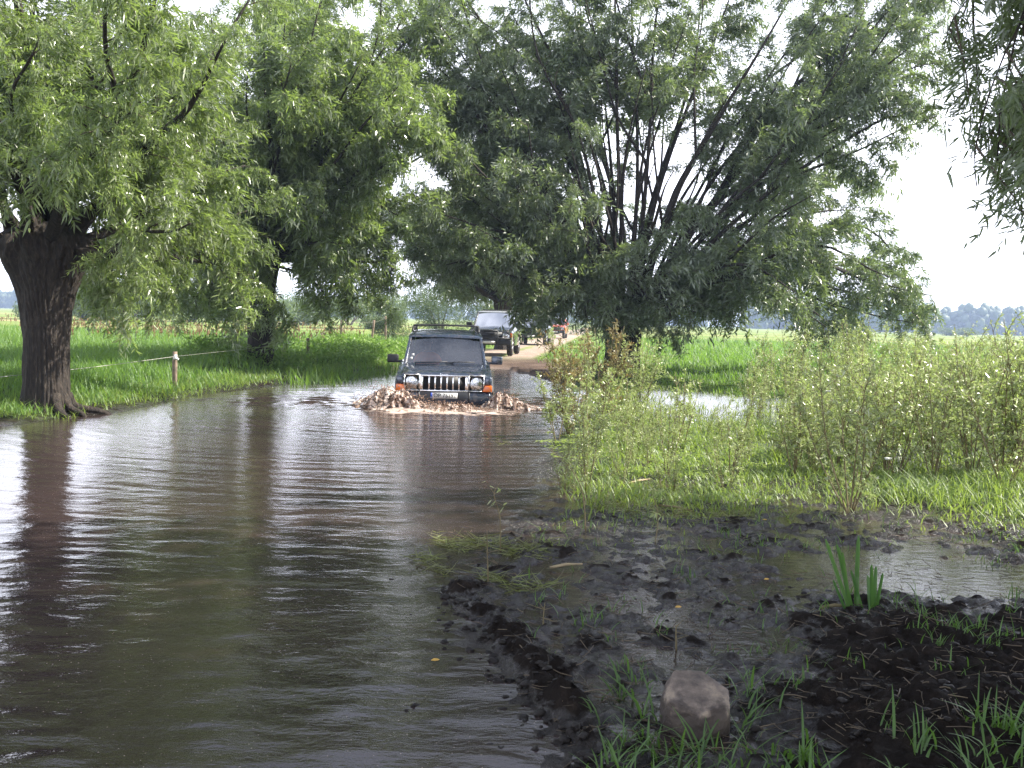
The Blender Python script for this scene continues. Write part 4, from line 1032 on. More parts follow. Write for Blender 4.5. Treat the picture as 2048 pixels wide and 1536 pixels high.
big = [  # px, ground distance, proto, scale, label
    (1715, 9.3, 0, 0.92, 'sapling with bare forked stems rising from the water, nearest to the viewer'),
    (1600, 11.5, 3, 0.95, 'slender single-stemmed sapling left of the nearest forked one'),
    (1880, 11.3, 2, 0.86, 'leafy sapling with leaning dark stems behind the reflecting puddle'),
    (2030, 10.6, 0, 0.95, 'tall sapling cut by the right edge of the view'),
    (1370, 14.0, 1, 0.85, 'short bushy sapling in front of the white reflecting pool'),
    (1200, 13.8, 1, 0.85, 'sapling at the open water edge in front of the reddish bush'),
    (1165, 16.5, 0, 1.0, 'tallest sapling at the left tip of the marsh, below the overhanging willow branches'),
]
for px, d, k, sc, lab in big:
    sap(P(px, 700, d)[0], d, protos[k], sc, rs.uniform(0, 6.28), lab)
for px, d, sc, lab in ((1145, 15.0, 0.85, 'reddish-leaved thin bush at the left tip of the marsh'), (1215, 16.2, 0.95, 'brown-tinged bush behind the reddish one near the willow trunk')):
    sap(P(px, 700, d)[0], d, redp[0], sc * 1.35, rs.uniform(0, 6.28), lab, 'reddish bushes at the marsh tip', 'reddish_bush')
for px, d, k, sc, lab in ((1255, 16.0, 0, 0.95, 'full pale sapling in front of the big willow trunk'), (1290, 17.5, 2, 0.85, 'pale sapling just right of the big willow trunk'), (1120, 14.2, 3, 0.8, 'small sapling leaning over the open water beside the splash'), (1185, 14.6, 1, .95, 'leafy sapling between the reddish bushes and the water')):
    sap(P(px, 700, d)[0], d, protos[k], sc, rs.uniform(0, 6.28), lab)
cnt = 0
while cnt < 72:
    d = 1 / rs.uniform(1 / 25., 1 / 11.5); px = rs.uniform(1240, 2120)
    if px < 1500 and 13.5 < d < 25: continue
    if d < 15 and px < 1450: continue
    if 0.4 > rs.uniform() and px < 1600: continue
    sap(P(px, 700, d)[0], d, protos[int(rs.integers(4))], rs.uniform(0.6, 1.12) * float(np.interp(px, [1240, 1500, 1750, 2000], [.6, .72, .92, 1.05])), rs.uniform(0, 6.28), 'pale leafy young willow crowded among the others in the marsh')
    cnt += 1
for i in range(16):
    d = rs.uniform(20, 29); px = rs.uniform(1520, 2060)
    sap(P(px, 700, d)[0], d, protos[int(rs.integers(4))], rs.uniform(0.9, 1.25), rs.uniform(0, 6.28), 'pale leafy young willow crowded among the others in the marsh')
for i in range(46):
    d = 1 / rs.uniform(1 / 15.5, 1 / 9.8); px = rs.uniform(1130, 2060)
    if px > 1700 and d < 10.8: continue
    sap(P(px, 700, d)[0], d, protos[int(rs.integers(4))], rs.uniform(0.28, 0.6), rs.uniform(0, 6.28), 'knee-high willow shoot growing out of the marsh grass', 'knee-high willow shoots in the marsh', 'willow_shoot')
# white flower heads
FLW = simple('white_petal', (0.75, 0.75, 0.68), 0.7)
for px, py, d, lab in ((1655, 783, 13, 'white umbel flower standing above the marsh, upper one'), (1612, 776, 14, 'small white umbel left of the brighter one'), (1777, 918, 11, 'low white flower head near the forked sapling')):
    p = P(px, py, d); z0 = float(height(p[0], p[1]))
    o = empty('white_flower', (p[0], p[1], z0), label=lab, cat='flower', group='white flowers in the marsh')
    b = MB(); b.tube([(0, 0, -0.03), (0.01, 0, (p[2] - z0) * 0.5), (0, 0, p[2] - z0)], 0.004, 5); b.build('stem', STEM, o)
    hb = MB()
    for i in range(24):
        a = rs.uniform(0, 6.28); q = 0.035 * math.sqrt(rs.uniform()); hb.tube([(q * math.cos(a), q * math.sin(a), p[2] - z0 - 0.01), (q * math.cos(a) * 1.1, q * math.sin(a) * 1.1, p[2] - z0 + 0.015)], [0.003, 0.010], 5)
    hb.build('flower_head', FLW, o)
# bent stem plants in the shallow water
def stem_plant(px0, py0, pts, label, leaves=14, r=rs, rad=0.006, col=STEM, lm=LEAF_SAP, grp='bare stems in the shallow water'):
    g = G(px0, py0); base = np.array([g[0], g[1], max(-0.02, float(height(g[0], g[1])))])
    o = empty('stem_plant', tuple(base), label=label, cat='plant', group=grp)
    c = [np.array([0, 0, -0.03])] + [P(a, b_, g[1] + dy) - base for a, b_, dy in pts]
    q = curve_pts(c, 14); b = MB(); b.tube(q, np.linspace(rad, 0.002, 14), 5)
    BS = []; DS = []
    for i in range(5):
        k = int(r.integers(5, 13)); d = nrm(r.normal(size=3) + np.array([0, 0, .5])); ln = r.uniform(.05, .16)
        e = np.array([q[k], q[k] + d * ln * .5, q[k] + d * ln]); b.tube(e, [.003, .002, .001], 3, False)
        if leaves:
            t = r.uniform(0, 1, leaves)[:, None]; BS.append(e[0] * (1 - t) + e[2] * t); DS.append(rand_unit(leaves, r) + d * .6 + DOWN * .3)
    b.build('stem', col, o)
    if leaves:
        V, f, a = leaf_cloud(np.vstack(BS), np.vstack(DS), r, .055, .012, True)
        link('leaves', npmesh('leaves', V, [f], False, {'var': a}), lm, o, kind='stuff')
stem_plant(1172, 1066, [(1165, 985, 0), (1140, 935, -.05), (1095, 895, -.1)], 'long bent stem arching left over the open water', 10)
stem_plant(1001, 1100, [(1000, 1035, 0), (988, 990, .05), (1000, 965, .05)], 'thin reddish stem standing in the floating grass mat', 2)
stem_plant(977, 1168, [(975, 1110, 0), (974, 1060, .02)], 'bare dark upright twig left of the floating grass mat', 0)
stem_plant(1310, 1085, [(1316, 1030, 0), (1300, 970, .05)], 'leafy stem at the edge between grass and mud', 8)
stem_plant(1087, 1262, [(1087, 1235, 0), (1090, 1205, 0)], 'short dark twig standing in the mud beside the rut', 0)
stem_plant(1353, 1300, [(1352, 1270, 0), (1352, 1250, 0)], 'short black peg-like twig with pale tip in the mud', 0)
stem_plant(1690, 1030, [(1715, 940, .1), (1712, 860, .2)], 'straight thin stem in front of the forked sapling', 6)

# sedge clump with broad upright leaves
cg = G(1712, 1222); base = np.array([cg[0], cg[1], float(height(cg[0], cg[1]))])
o = empty('sedge_clump', tuple(base), label='clump of broad upright cut-off iris leaves in the mud by the puddle', cat='plant')
SEDGE = leafmat('sedge_leaf', (0.05, 0.14, 0.03), (0.11, 0.22, 0.05), (0.08, 0.16, 0.04), (0.16, 0.34, 0.05), 0.35, 0.4)
MUDM = simple('wet_mud', (0.016, 0.013, 0.011), 0.5, spec=0.2, noise=0.5, nscale=30, bump=0.6)
for (bx, by, tx, ty, w) in ((1700, 1218, 1648, 1078, .017), (1704, 1219, 1672, 1090, .016), (1700, 1220, 1682, 1105, .016), (1712, 1220, 1714, 1072, .018), (1716, 1218, 1712, 1110, .013), (1745, 1216, 1741, 1130, .016), (1748, 1217, 1750, 1133, .016),
                            (1741, 1218, 1734, 1150, .014), (1752, 1217, 1764, 1146, .013), (1692, 1222, 1665, 1160, .012), (1725, 1222, 1700, 1140, .012)):
    B = P(bx, by, cg[1] + rs.uniform(-.03, .03)) ; B[2] = base[2] - 0.02; T = P(tx, ty, cg[1] + rs.uniform(-.05, .05)); d = T - B; ln = np.linalg.norm(d)
    sb = MB(); D = nrm(d)[None]
    for ang in (0.35, -0.35):
        S = nrm(np.array([[1.0, ang, 0]])); V, q, a = strips((B - base)[None], D, S, np.array([ln]), np.array([w * 1.5]), np.array([[0.02, 0, 0]]), [0, .3, .7, .93, 1], [.9, 1, .9, .75, .25], np.array([rs.uniform()]))
        V = V + np.array([0, 0.002 * (1 if ang > 0 else -1), 0]); sb.add(V, [q], a)
    sb.build('leaf', SEDGE, o, fixn=False)

# ------------------------------------------------------------------ stone
def blob(me_name, dims, seed, sub=4, amp=0.25, cuts=9, freq=2.0):
    bm = bmesh.new(); bmesh.ops.create_icosphere(bm, subdivisions=sub, radius=1)
    rr = random.Random(seed)
    planes = [(Vector((rr.gauss(0, 1), rr.gauss(0, 1), rr.gauss(0, 1))).normalized(), rr.uniform(0.62, 0.86)) for _ in range(cuts)]
    for v in bm.verts:
        p = v.co.copy()
        for n_, d in planes:
            e = p.dot(n_) - d
            if e > 0: p -= n_ * e * 0.93
        p *= 1 + amp * 0.25 * mnoise.noise(p * freq + Vector((seed, 0, 0))) + amp * 0.10 * mnoise.noise(p * freq * 4) + amp * .05 * mnoise.noise(p * freq * 11)
        v.co = Vector((p.x * dims[0], p.y * dims[1], p.z * dims[2]))
    me = bpy.data.meshes.new(me_name); bm.to_mesh(me); bm.free()
    for p in me.polygons: p.use_smooth = True
    return me
def stone_mat():
    m, nt, p, o = mat('stone'); L = nt.links.new
    tc = N(nt, 'ShaderNodeTexCoord'); n = N(nt, 'ShaderNodeTexNoise'); n.inputs['Scale'].default_value = 7; n.inputs['Detail'].default_value = 10; n.inputs['Roughness'].default_value = 0.68
    L(tc.outputs['Object'], n.inputs['Vector'])
    r = N(nt, 'ShaderNodeValToRGB'); e = r.color_ramp.elements; e[0].position = .33; e[0].color = (.06, .048, .040, 1); e[1].position = .66; e[1].color = (.40, .32, .23, 1)
    x = r.color_ramp.elements.new(.5); x.color = (.19, .15, .12, 1)
    L(n.outputs['Fac'], r.inputs[0])
    # mud crust low on the stone, its dark colour also painting the front's shade
    s = N(nt, 'ShaderNodeSeparateXYZ'); L(tc.outputs['Object'], s.inputs[0])
    n2 = N(nt, 'ShaderNodeTexNoise'); n2.inputs['Scale'].default_value = 14; n2.inputs['Detail'].default_value = 8; L(tc.outputs['Object'], n2.inputs['Vector'])
    ma = N(nt, 'ShaderNodeMath', operation='MULTIPLY_ADD'); ma.inputs[1].default_value = 0.25; L(n2.outputs['Fac'], ma.inputs[0]); L(s.outputs['Z'], ma.inputs[2])
    mr = N(nt, 'ShaderNodeMapRange'); mr.inputs['From Min'].default_value = 0.235; mr.inputs['From Max'].default_value = 0.285; mr.inputs['To Min'].default_value = 0.8; mr.inputs['To Max'].default_value = 0
    L(ma.outputs[0], mr.inputs['Value'])
    mi = N(nt, 'ShaderNodeMix', data_type='RGBA'); mi.inputs['B'].default_value = (.045, .034, .027, 1); L(mr.outputs[0], mi.inputs['Factor']); L(r.outputs[0], mi.inputs['A']); L(mi.outputs['Result'], p.inputs['Base Color'])
    p.inputs['Roughness'].default_value = .75
    b = N(nt, 'ShaderNodeBump'); b.inputs['Strength'].default_value = .9; b.inputs['Distance'].default_value = .015
    n3 = N(nt, 'ShaderNodeTexNoise'); n3.inputs['Scale'].default_value = 30; n3.inputs['Detail'].default_value = 10; n3.inputs['Roughness'].default_value = .7; L(tc.outputs['Object'], n3.inputs['Vector'])
    L(n3.outputs['Fac'], b.inputs['Height']); L(b.outputs[0], p.inputs['Normal'])
    return m
rg_ = G(1400, 1478)
# hand shaped boulder: pale tilted top facet, upright front facets
def boulder():
    pts = [(-.125, -.07, .160), (-.01, -.135, .118), (.125, -.075, .148), (-.075, .10, .235), (.05, .12, .222), (.135, .03, .17), (.145, .0, .06), (-.145, -.03, -.05), (-.135, -.04, .06), (-.015, -.14, -.06), (.02, -.14, .02),
           (.13, -.07, -.05), (-.12, .13, -.05), (.12, .13, -.05), (-.13, .06, .13), (-.10, -.10, .05), (.10, -.115, .07)]
    bm = bmesh.new(); vs = [bm.verts.new(p) for p in pts]
    r_ = bmesh.ops.convex_hull(bm, input=vs)
    bmesh.ops.delete(bm, geom=[g for g in r_['geom_interior'] if isinstance(g, bmesh.types.BMVert)], context='VERTS')
    bmesh.ops.dissolve_limit(bm, angle_limit=R(9), verts=bm.verts[:], edges=bm.edges[:])
    bmesh.ops.bevel(bm, geom=bm.edges[:], offset=.005, segments=1, affect='EDGES')
    bmesh.ops.triangulate(bm, faces=bm.faces)
    for _ in range(3):
        bmesh.ops.subdivide_edges(bm, edges=[e for e in bm.edges if e.calc_length() > .012], cuts=1); bmesh.ops.triangulate(bm, faces=bm.faces)
    bm.normal_update()
    for v in bm.verts:
        v.co += v.normal * (.007 * mnoise.noise(v.co * 16) + .004 * mnoise.noise(v.co * 50) + .002 * mnoise.noise(v.co * 120))
    for v in bm.verts: v.co.z *= .95; v.co.x *= 1.04
    me = bpy.data.meshes.new('stone'); bm.to_mesh(me); bm.free()
    return me
link('stone', boulder(), stone_mat(), None, label='angular grey-brown boulder with a pale flat top lying in the mud', cat='stone').location = (rg_[0], rg_[1] + .13, float(height(rg_[0], rg_[1])) + 0.0)

# mud clods and debris (nobody could count them)
rc = np.random.default_rng(51)
cb = MB(); ico = bmesh.new(); bmesh.ops.create_icosphere(ico, subdivisions=2, radius=1)
iv = np.array([v.co[:] for v in ico.verts]); fi = np.array([[v.index for v in f.verts] for f in ico.faces]); ico.free()
for i in range(520):
    if i < 210:
        yy = rc.uniform(3.4, 6.3); xx = xR(yy) + rc.normal(0.1, 0.09); s = rc.uniform(.006, .024)
    elif i < 360:
        px, py = rc.uniform(1450, 2060), rc.uniform(1190, 1530); g = G(px, py); xx, yy = g[0], g[1]; s = rc.uniform(.005, .02)
    else:
        px, py = rc.uniform(780, 1900), rc.uniform(1100, 1530); g = G(px, py); xx, yy = g[0], g[1]; s = rc.uniform(.005, .02)
    z = float(height(xx, yy)); z = max(z, -0.012)
    d = 1 + .9 * np.array([mnoise.noise(Vector(v * 2.1) + Vector((i * 1.7, 0, 0))) for v in iv])[:, None]
    cb.add(iv * d * s * np.array([rc.uniform(.8, 1.6), rc.uniform(.8, 1.3), rc.uniform(.5, .8)]) + np.array([xx, yy, z + s * .1]), [fi])
cb.build('mud_clods', MUDM, None, smooth=True, fixn=False, label='wet black mud clods thrown up beside the wheel rut', cat='mud', kind='stuff')
STRAW = simple('straw', (0.33, 0.26, 0.15), 0.7, noise=0.35, nscale=15)
sb = MB(); 
for i in range(1500):
    px, py = rc.uniform(830, 2060), rc.uniform(1050, 1530)
    if px < 1130 and py > 1180 + (px - 880) * 1.25 - 20: continue
    g = G(px, py); z = max(0.004, float(height(g[0], g[1]))) + .004; a = rc.uniform(0, 6.28); ln = rc.uniform(.02, .12)
    e = np.array([math.cos(a), math.sin(a), rc.uniform(-.05, .35)]) * ln
    sb.tube([(g[0], g[1], z), tuple(np.array([g[0], g[1], z]) + e * .5 + rc.normal(0, .004, 3)), tuple(np.array([g[0], g[1], z]) + e)], rc.uniform(.0008, .0028), 4)
sb.build('plant_litter', simple('litter', (0.10, 0.075, 0.045), 0.6, noise=0.6, nscale=8), None, fixn=False, label='broken stems and straw littered over the trampled mud', cat='litter', kind='stuff')
# floating grass mats
MATG = leafmat('drowned_grass', (0.06, 0.05, 0.025), (0.24, 0.30, 0.07), (0.15, 0.16, 0.06), (0.2, 0.26, 0.05), 0.25, 0.4)
def mat_of_grass(px0, px1, py, n, label):
    B = []; 
    for i in range(n):
        px = rc.uniform(px0, px1); g = G(px, py + rc.normal(0, 7) + 12 * math.sin(px * .05) * rc.uniform() + (px - px0) / (px1 - px0) * 22); B.append((g[0], g[1], rc.uniform(0.0, 0.03)))
    B = np.array(B); az = rc.normal(0, 1.1, n) + np.where(rc.uniform(size=n) > .5, 0, math.pi)
    D = nrm(np.stack([np.cos(az), np.sin(az), rc.uniform(-.02, .35, n)], -1)); S = nrm(np.cross(D, rand_unit(n, rc)))
    V, q, a = strips(B, D, S, rc.uniform(.05, .2, n), np.full(n, .006), DOWN[None] * rc.uniform(-.3, .3, n)[:, None], [0, .5, 1], [1, .9, .1], np.clip(rc.normal(.4, .3, n), 0, 1))
    o = link('floating_grass', npmesh('floating_grass', V, [q], False, {'var': a}), MATG, label=label, cat='grass mat', kind='stuff', group='floating grass mats')
mat_of_grass(870, 1110, 1085, 420, 'floating mat of uprooted grass in the shallows left of the mud')
mat_of_grass(830, 900, 1122, 70, 'small drift of grass just left of the larger floating mat')
mat_of_grass(960, 1100, 1162, 140, 'thin drift of grass below the larger floating mat')
mat_of_grass(930, 1020, 866, 40, 'thin strip of floating grass in front of the jeep bumper')
mat_of_grass(1190, 1500, 1020, 360, 'drift of flattened grass along the water edge in the marsh')
# pale broken stalks at marsh edge
for i, (a, b_, c, d, lab) in enumerate(((1252, 968, 1300, 958, 'pale broken stalk lying on the water in the marsh'), (1316, 1010, 1385, 1022, 'brown broken stick at the mud edge'), (1100, 1135, 1165, 1128, 'light reed stalk lying on wet mud by the floating mat'), (1640, 1215, 1700, 1212, 'dark stick beside the iris clump'))):
    p0, p1_ = G(a, b_, .02), G(c, d, .03); b = MB(); b.tube([p0, (p0 + p1_) / 2 + [0, 0, .01], p1_], [.009, .012, .006], 6)
    b.build('stalk', STRAW if i in (0, 2) else STEM, None, smooth=True, label=lab, cat='stick')
YEL = simple('yellow_leaf', (0.55, 0.33, 0.05), 0.6)
for px, py, lab in ((1350, 1218, 'yellow fallen leaf lying on black mud'), (1160, 1515, 'dry fallen leaf at the bottom edge'), (862, 1325, 'orange fallen leaf floating on the dark water'), (1525, 1042, 'orange fallen leaf at the edge of the marsh grass'), (1528, 1162, 'small orange leaf in the mud below the marsh')):
    g = G(px, py); z = max(.0, float(height(g[0], g[1]))) + .012; V, q, a = strips(np.array([[g[0], g[1], z]]), nrm(np.array([[1., .4, .2]])), np.array([[-.4, 1., 0.3]]), np.array([.045]), np.array([.02]), DOWN[None] * .2, [0, .4, .75, 1], [.1, 1, .8, .1], np.array([.5]))
    b = MB(); b.add(V, [q]); b.add(V + [0, 0, -.001], [q[:, ::-1]]); b.build('fallen_leaf', YEL, None, fixn=False, label=lab, cat='leaf', group='fallen leaves')

# ------------------------------------------------------------------ fence
WOOD = simple('weathered_wood', (0.20, 0.15, 0.11), 0.85, noise=0.4, nscale=12, bump=0.4)
WIRE = simple('fence_wire', (0.42, 0.40, 0.36), 0.5)
PORC = simple('porcelain', (0.75, 0.74, 0.7), 0.3)
fo = empty('wire_fence', tuple(G(350, 770, .25)), label='thin pasture wire strung on short wooden posts along the left bank', cat='fence')
fb_ = np.array(fo.location)
posts = [(350, 770, 703, 21.0, 0.0), (616, 722, 676, 31.5, 0), (683, 690, 640, 40, 0), (742, 682, 640, 43, 0.13), (771, 674, 632, 46, 0)]
tops = []
for px, pyb, pyt, d, lean in posts:
    T = P(px, pyt, d); T[0] += lean; Bq = P(px, pyb, d); Bq[2] = float(height(Bq[0], d)) - .1
    q = curve_pts([Bq - fb_, (Bq + T) / 2 - fb_ + rc.normal(0, .008, 3), T - fb_], 7)
    b = MB(); b.tube(q, rc.uniform(.9, 1.1, 7) * .05, 8); b.build('post', WOOD, fo)
    tops.append(T - [0, 0, .09])
ins = P(351, 714, 20.93) - fb_
b = MB(); b.tube([ins + [0, 0, -.05], ins + [0, 0, -.02], ins + [0, 0, 0.0], ins + [0, 0, .05]], [.035, .05, .03, .035], 10); b.tube([ins + [.03, 0, -.06], ins + [.05, 0, -.02]], .03, 8); b.build('insulator', PORC, fo, smooth=True)
wl = [P(-250, 770, 14.5), P(-20, 756, 15.2), P(350, 713, 20.95)] + [t for t in tops[1:]]
b = MB()
for a_, c_ in zip(wl, wl[1:]):
    m_ = (a_ + c_) / 2 - [0, 0, .02]; b.tube(curve_pts([a_ - fb_, m_ - fb_, c_ - fb_], 9), .005 if a_[1] < 20 else .0025, 5)
b.build('wire', WIRE, fo, fixn=False)

# ------------------------------------------------------------------ vehicles
def glass_mat(name, tint=(0.55, 0.6, 0.6), ior=1.9):
    m = bpy.data.materials.new(name); m.use_nodes = True; nt = m.node_tree; nt.nodes.clear(); L = nt.links.new
    o = N(nt, 'ShaderNodeOutputMaterial'); t = N(nt, 'ShaderNodeBsdfTransparent'); t.inputs[0].default_value = tint + (1,)
    g = N(nt, 'ShaderNodeBsdfGlossy'); g.inputs['Roughness'].default_value = 0.02
    f = N(nt, 'ShaderNodeFresnel'); f.inputs['IOR'].default_value = ior; ms = N(nt, 'ShaderNodeMixShader')
    L(f.outputs[0], ms.inputs[0]); L(t.outputs[0], ms.inputs[1]); L(g.outputs[0], ms.inputs[2]); L(ms.outputs[0], o.inputs[0])
    return m
GLASS = glass_mat('car_glass', (0.9, 0.92, 0.92), ior=3.3)
CLEAR = glass_mat('lamp_glass', (0.9, 0.9, 0.9), 1.5)
PAINT = simple('blue_grey_paint', (0.034, 0.050, 0.080), 0.22, metal=0.35, coat=1.0, noise=0.1, dirt=0.45)
PAINT_D = simple('dark_green_paint', (0.025, 0.032, 0.030), 0.25, metal=0.2, coat=1.0, noise=0.1, dirt=0.5)
PALE_SHEEN = simple('pale_roof_sheen', (0.42, 0.44, 0.47), 0.3, metal=0.3, coat=1.0, noise=0.1, dirt=0.4)  # pale roofs; on the second vehicle a reflection put into the colour
PAINT_R = simple('orange_red_paint', (0.50, 0.09, 0.03), 0.3, coat=1.0, noise=0.1, dirt=0.4)
CHROME = simple('chrome', (0.75, 0.75, 0.76), 0.16, metal=1.0, noise=0.05)
BLACKP = simple('black_plastic', (0.018, 0.018, 0.02), 0.5, noise=0.2)
GREYP = simple('grey_plastic', (0.05, 0.055, 0.062), 0.5, noise=0.2, dirt=0.4)
RUBBER = simple('tyre_rubber', (0.02, 0.018, 0.016), 0.8, noise=0.3, dirt=0.7)
ALLOY = simple('alloy', (0.35, 0.35, 0.36), 0.35, metal=0.8, dirt=0.7)
REFL = simple('lamp_reflector', (0.8, 0.82, 0.85), 0.12, metal=1.0, noise=0.05)
AMBER = simple('amber_lens', (0.75, 0.16, 0.01), 0.2, coat=0.6)
SEATM = simple('seat_fabric', (0.035, 0.033, 0.032), 0.9)
PLATEW = simple('plate_white', (0.72, 0.72, 0.70), 0.45)
PLATEB = simple('plate_blue', (0.02, 0.06, 0.35), 0.45)
INK = simple('plate_black', (0.01, 0.01, 0.01), 0.5)
def arc(cx, cz, r, a0, a1, n): return [(cx + r * math.cos(R(a0 + (a1 - a0) * i / n)), cz + r * math.sin(R(a0 + (a1 - a0) * i / n))) for i in range(n + 1)]
def cyl_x(b, x0, x1, y, z, r, k=16): b.tube([(x0, y, z), (x1, y, z)], r, k)
def cyl_y(b, y0, y1, x, z, r, k=16, r1=None): b.tube([(x, y0, z), (x, y1, z)], [r, r if r1 is None else r1], k)
def wheel(root, sx, x, y, r):
    b = MB()
    prof = [(0, r * .62), (0, r * .92), (.03, r), (.19, r), (.22, r * .92), (.22, r * .62)]
    x0 = x - .22 if sx > 0 else x
    pts = [(x0 + p[0], y, r) for p in prof]; k = 28
    V = []; 
    for (dx, rr) in prof:
        for i in range(k):
            a = 2 * math.pi * i / k; V.append((x0 + dx, y + rr * math.cos(a), r + rr * math.sin(a)))
    m = len(prof); q = [(i * k + j, i * k + (j + 1) % k, ((i + 1) % m) * k + (j + 1) % k, ((i + 1) % m) * k + j) for i in range(m) for j in range(k)]
    b.add(V, [q])
    for i in range(0, k):   # tread blocks
        a = 2 * math.pi * i / k; c = (y + (r + .004) * math.cos(a), r + (r + .004) * math.sin(a))
        b.box(x0 + .035, x0 + .105, c[0] - .012, c[0] + .012, c[1] - .012, c[1] + .012); b.box(x0 + .12, x0 + .185, c[0] - .012, c[0] + .012, c[1] - .012, c[1] + .012)
    t = b.build('tyre', RUBBER, root)
    b = MB(); xo = x0 + (.19 if sx > 0 else .03); cyl_x(b, x0 + .05, x0 + .17, y, r, r * .62, 24)
    for i in range(5):
        a = 2 * math.pi * i / 5; b.tube([(xo, y, r), (xo, y + r * .58 * math.cos(a), r + r * .58 * math.sin(a))], .035, 6)
    cyl_x(b, min(xo, x0 + .11), max(xo, x0 + .11) + .01, y, r, .05, 12); b.build('rim', ALLOY, t)

def suv(root, p, hw=0.925, Ln=4.75, wr=0.38, fy=0.92, ry=3.7, zs=0.46, zh0=1.02, zh1=1.17, cowl=1.38, wtop=1.98, zroof=1.74, wsb=0.79, wst=0.70, rail=True, roofm=None, rise=0.0):
    """boxy off-roader. local x across, y from the front bumper backwards, z up from the ground"""
    ar = wr + .07
    side = [(.10, zs), (fy - ar, zs)] + arc(fy, wr, ar + .02, 168, 12, 9) + [(fy + ar, zs - .06), (ry - ar, zs - .06)] + arc(ry, wr, ar + .02, 168, 12, 9) + [(ry + ar, zs), (Ln - .05, zs), (Ln, zs + .15), (Ln - .04, 1.2), (cowl + .05, zh1 + .02), (.25, zh0 - .015), (.12, zh0 - .09)]
    b = MB()
    b.prism(side, 0, -hw, -hw + .12); b.prism(side, 0, hw - .12, hw)
    b.box(-hw + .12, hw - .12, Ln - .12, Ln - .02, zs, 1.2)
    b.box(-hw + .12, hw - .12, .30, Ln - .12, zs - .02, zs + .05)
    b.prism([(.14, zs), (.14, zh0 - .06), (.5, zh0 - .06), (.5, zs)], 0, -hw + .12, hw - .12)
    # cowl / dashboard
    b.prism([(cowl - .08, .8), (cowl - .08, zh1 - .03), (cowl + .10, zh1 - .02), (cowl + .42, zh1 - .08), (cowl + .42, .85)], 0, -hw + .12, hw - .12)
    b.build('body', p, root, bevel=.03)
    hb = MB(); ys = [.14, .20, .40, .8, cowl - .02]; secs = []
    for i, yy in enumerate(ys):
        t = (yy - .14) / (cowl - .16); zt = zh0 + (zh1 - zh0) * t ** .8 - (.05 if i == 0 else 0); w = hw - .10
        secs.append([(-w, yy, zt - .05), (-w, yy, zt - .015), (-w * .82, yy, zt + .015), (-w * .72, yy, zt + .006), (0, yy, zt + .028), (w * .72, yy, zt + .006), (w * .82, yy, zt + .015), (w, yy, zt - .015), (w, yy, zt - .05)])
    hb.loft(secs); hb.build('hood', p, root, bevel=.008, smooth=False)
    # greenhouse
    yb, yt = cowl + .03, wtop; ybk, ytk = Ln - .08, Ln - .28
    def side_pt(t, z_, s): # y given, inward lean
        u = (z_ - zh1) / (zroof - .06 - zh1); return s * (wsb + .07 + (wst - wsb) * u)
    b = MB()
    def pil(y0a, y0b, y1a, y1b, s, th=.06):
        xb, xt = side_pt(0, zh1, s), side_pt(0, zroof - .06, s); z0, z1 = zh1 - .01, zroof - .05
        V = []
        for dx in (0, -s * th):
            V += [(xb + dx, y0a, z0), (xb + dx, y0b, z0), (xt + dx, y1b, z1), (xt + dx, y1a, z1)]
        b.add(V, [[(0, 1, 2, 3), (7, 6, 5, 4), (0, 4, 5, 1), (1, 5, 6, 2), (2, 6, 7, 3), (3, 7, 4, 0)]])
    for s in (-1, 1):
        pil(yb - .06, yb + .05, yt - .02, yt + .07, s); pil(2.55, 2.67, 2.6, 2.70, s); pil(3.6, 3.72, 3.58, 3.68, s); pil(ybk - .12, ybk, ytk - .12, ytk, s)
    b.build('pillars', p, root, bevel=.01)
    # windscreen, side glass, rear glass
    xb, xt = wsb + .01, wst + .01; z0, z1 = zh1 + .0, zroof - .07
    gb_ = MB(); off = np.array([0, -.008, .006]); nx_ = 9; V = []
    for j, (zz, yy, xx) in enumerate(((z0, yb, xb), ((z0 + z1) / 2, (yb + yt) / 2 - .012, (xb + xt) / 2), (z1, yt, xt))):
        for i in range(nx_):
            u = -1 + 2 * i / (nx_ - 1); V.append((xx * u, yy + .055 * u * u - .03, zz))
    gb_.add(V, [[(j * nx_ + i, j * nx_ + i + 1, (j + 1) * nx_ + i + 1, (j + 1) * nx_ + i) for j in range(2) for i in range(nx_ - 1)]])
    ws = gb_.build('windscreen', GLASS, root, smooth=True)
    for s in (-1, 1):
        for ya, yb_, yc, yd in ((yb + .05, 2.55, yt + .07, 2.6), (2.67, 3.6, 2.70, 3.58), (3.72, ybk - .12, 3.68, ytk - .12)):
            g_ = MB(); x0_, x1_ = side_pt(0, zh1, s) - s * .025, side_pt(0, zroof - .06, s) - s * .025
            g_.add([(x0_, ya, z0), (x0_, yb_, z0), (x1_, yd, z1 + .02), (x1_, yc, z1 + .02)], [[(0, 1, 2, 3)]]); g_.build('side_window', GLASS, root)
    g_ = MB(); g_.add([(-xb, ybk - .03, z0), (xb, ybk - .03, z0), (xt, ytk - .03, z1), (-xt, ytk - .03, z1)], [[(0, 1, 2, 3)]]); g_.build('rear_window', GLASS, root)
    rb_ = MB(); ysr = [yt - .045, yt + .10, yt + .5, (yt + ytk) / 2, ytk + .02]; zr = [zroof - .065, zroof - .02 + rise * .3, zroof + rise, zroof + .025 + rise, zroof - .01 + rise]; secs = []
    for yy, zz in zip(ysr, zr):
        w = wst + .085; zb = zroof - .075
        secs.append([(-w, yy, zb), (-w + .01, yy, zb + (zz - zb) * .5), (-w + .09, yy, zz - .004), (-w * .45, yy, zz + .012), (0, yy, zz + .018), (w * .45, yy, zz + .012), (w - .09, yy, zz - .004), (w - .01, yy, zb + (zz - zb) * .5), (w, yy, zb)])
    rb_.loft(secs); rb_.build('roof', roofm or p, root, smooth=True)
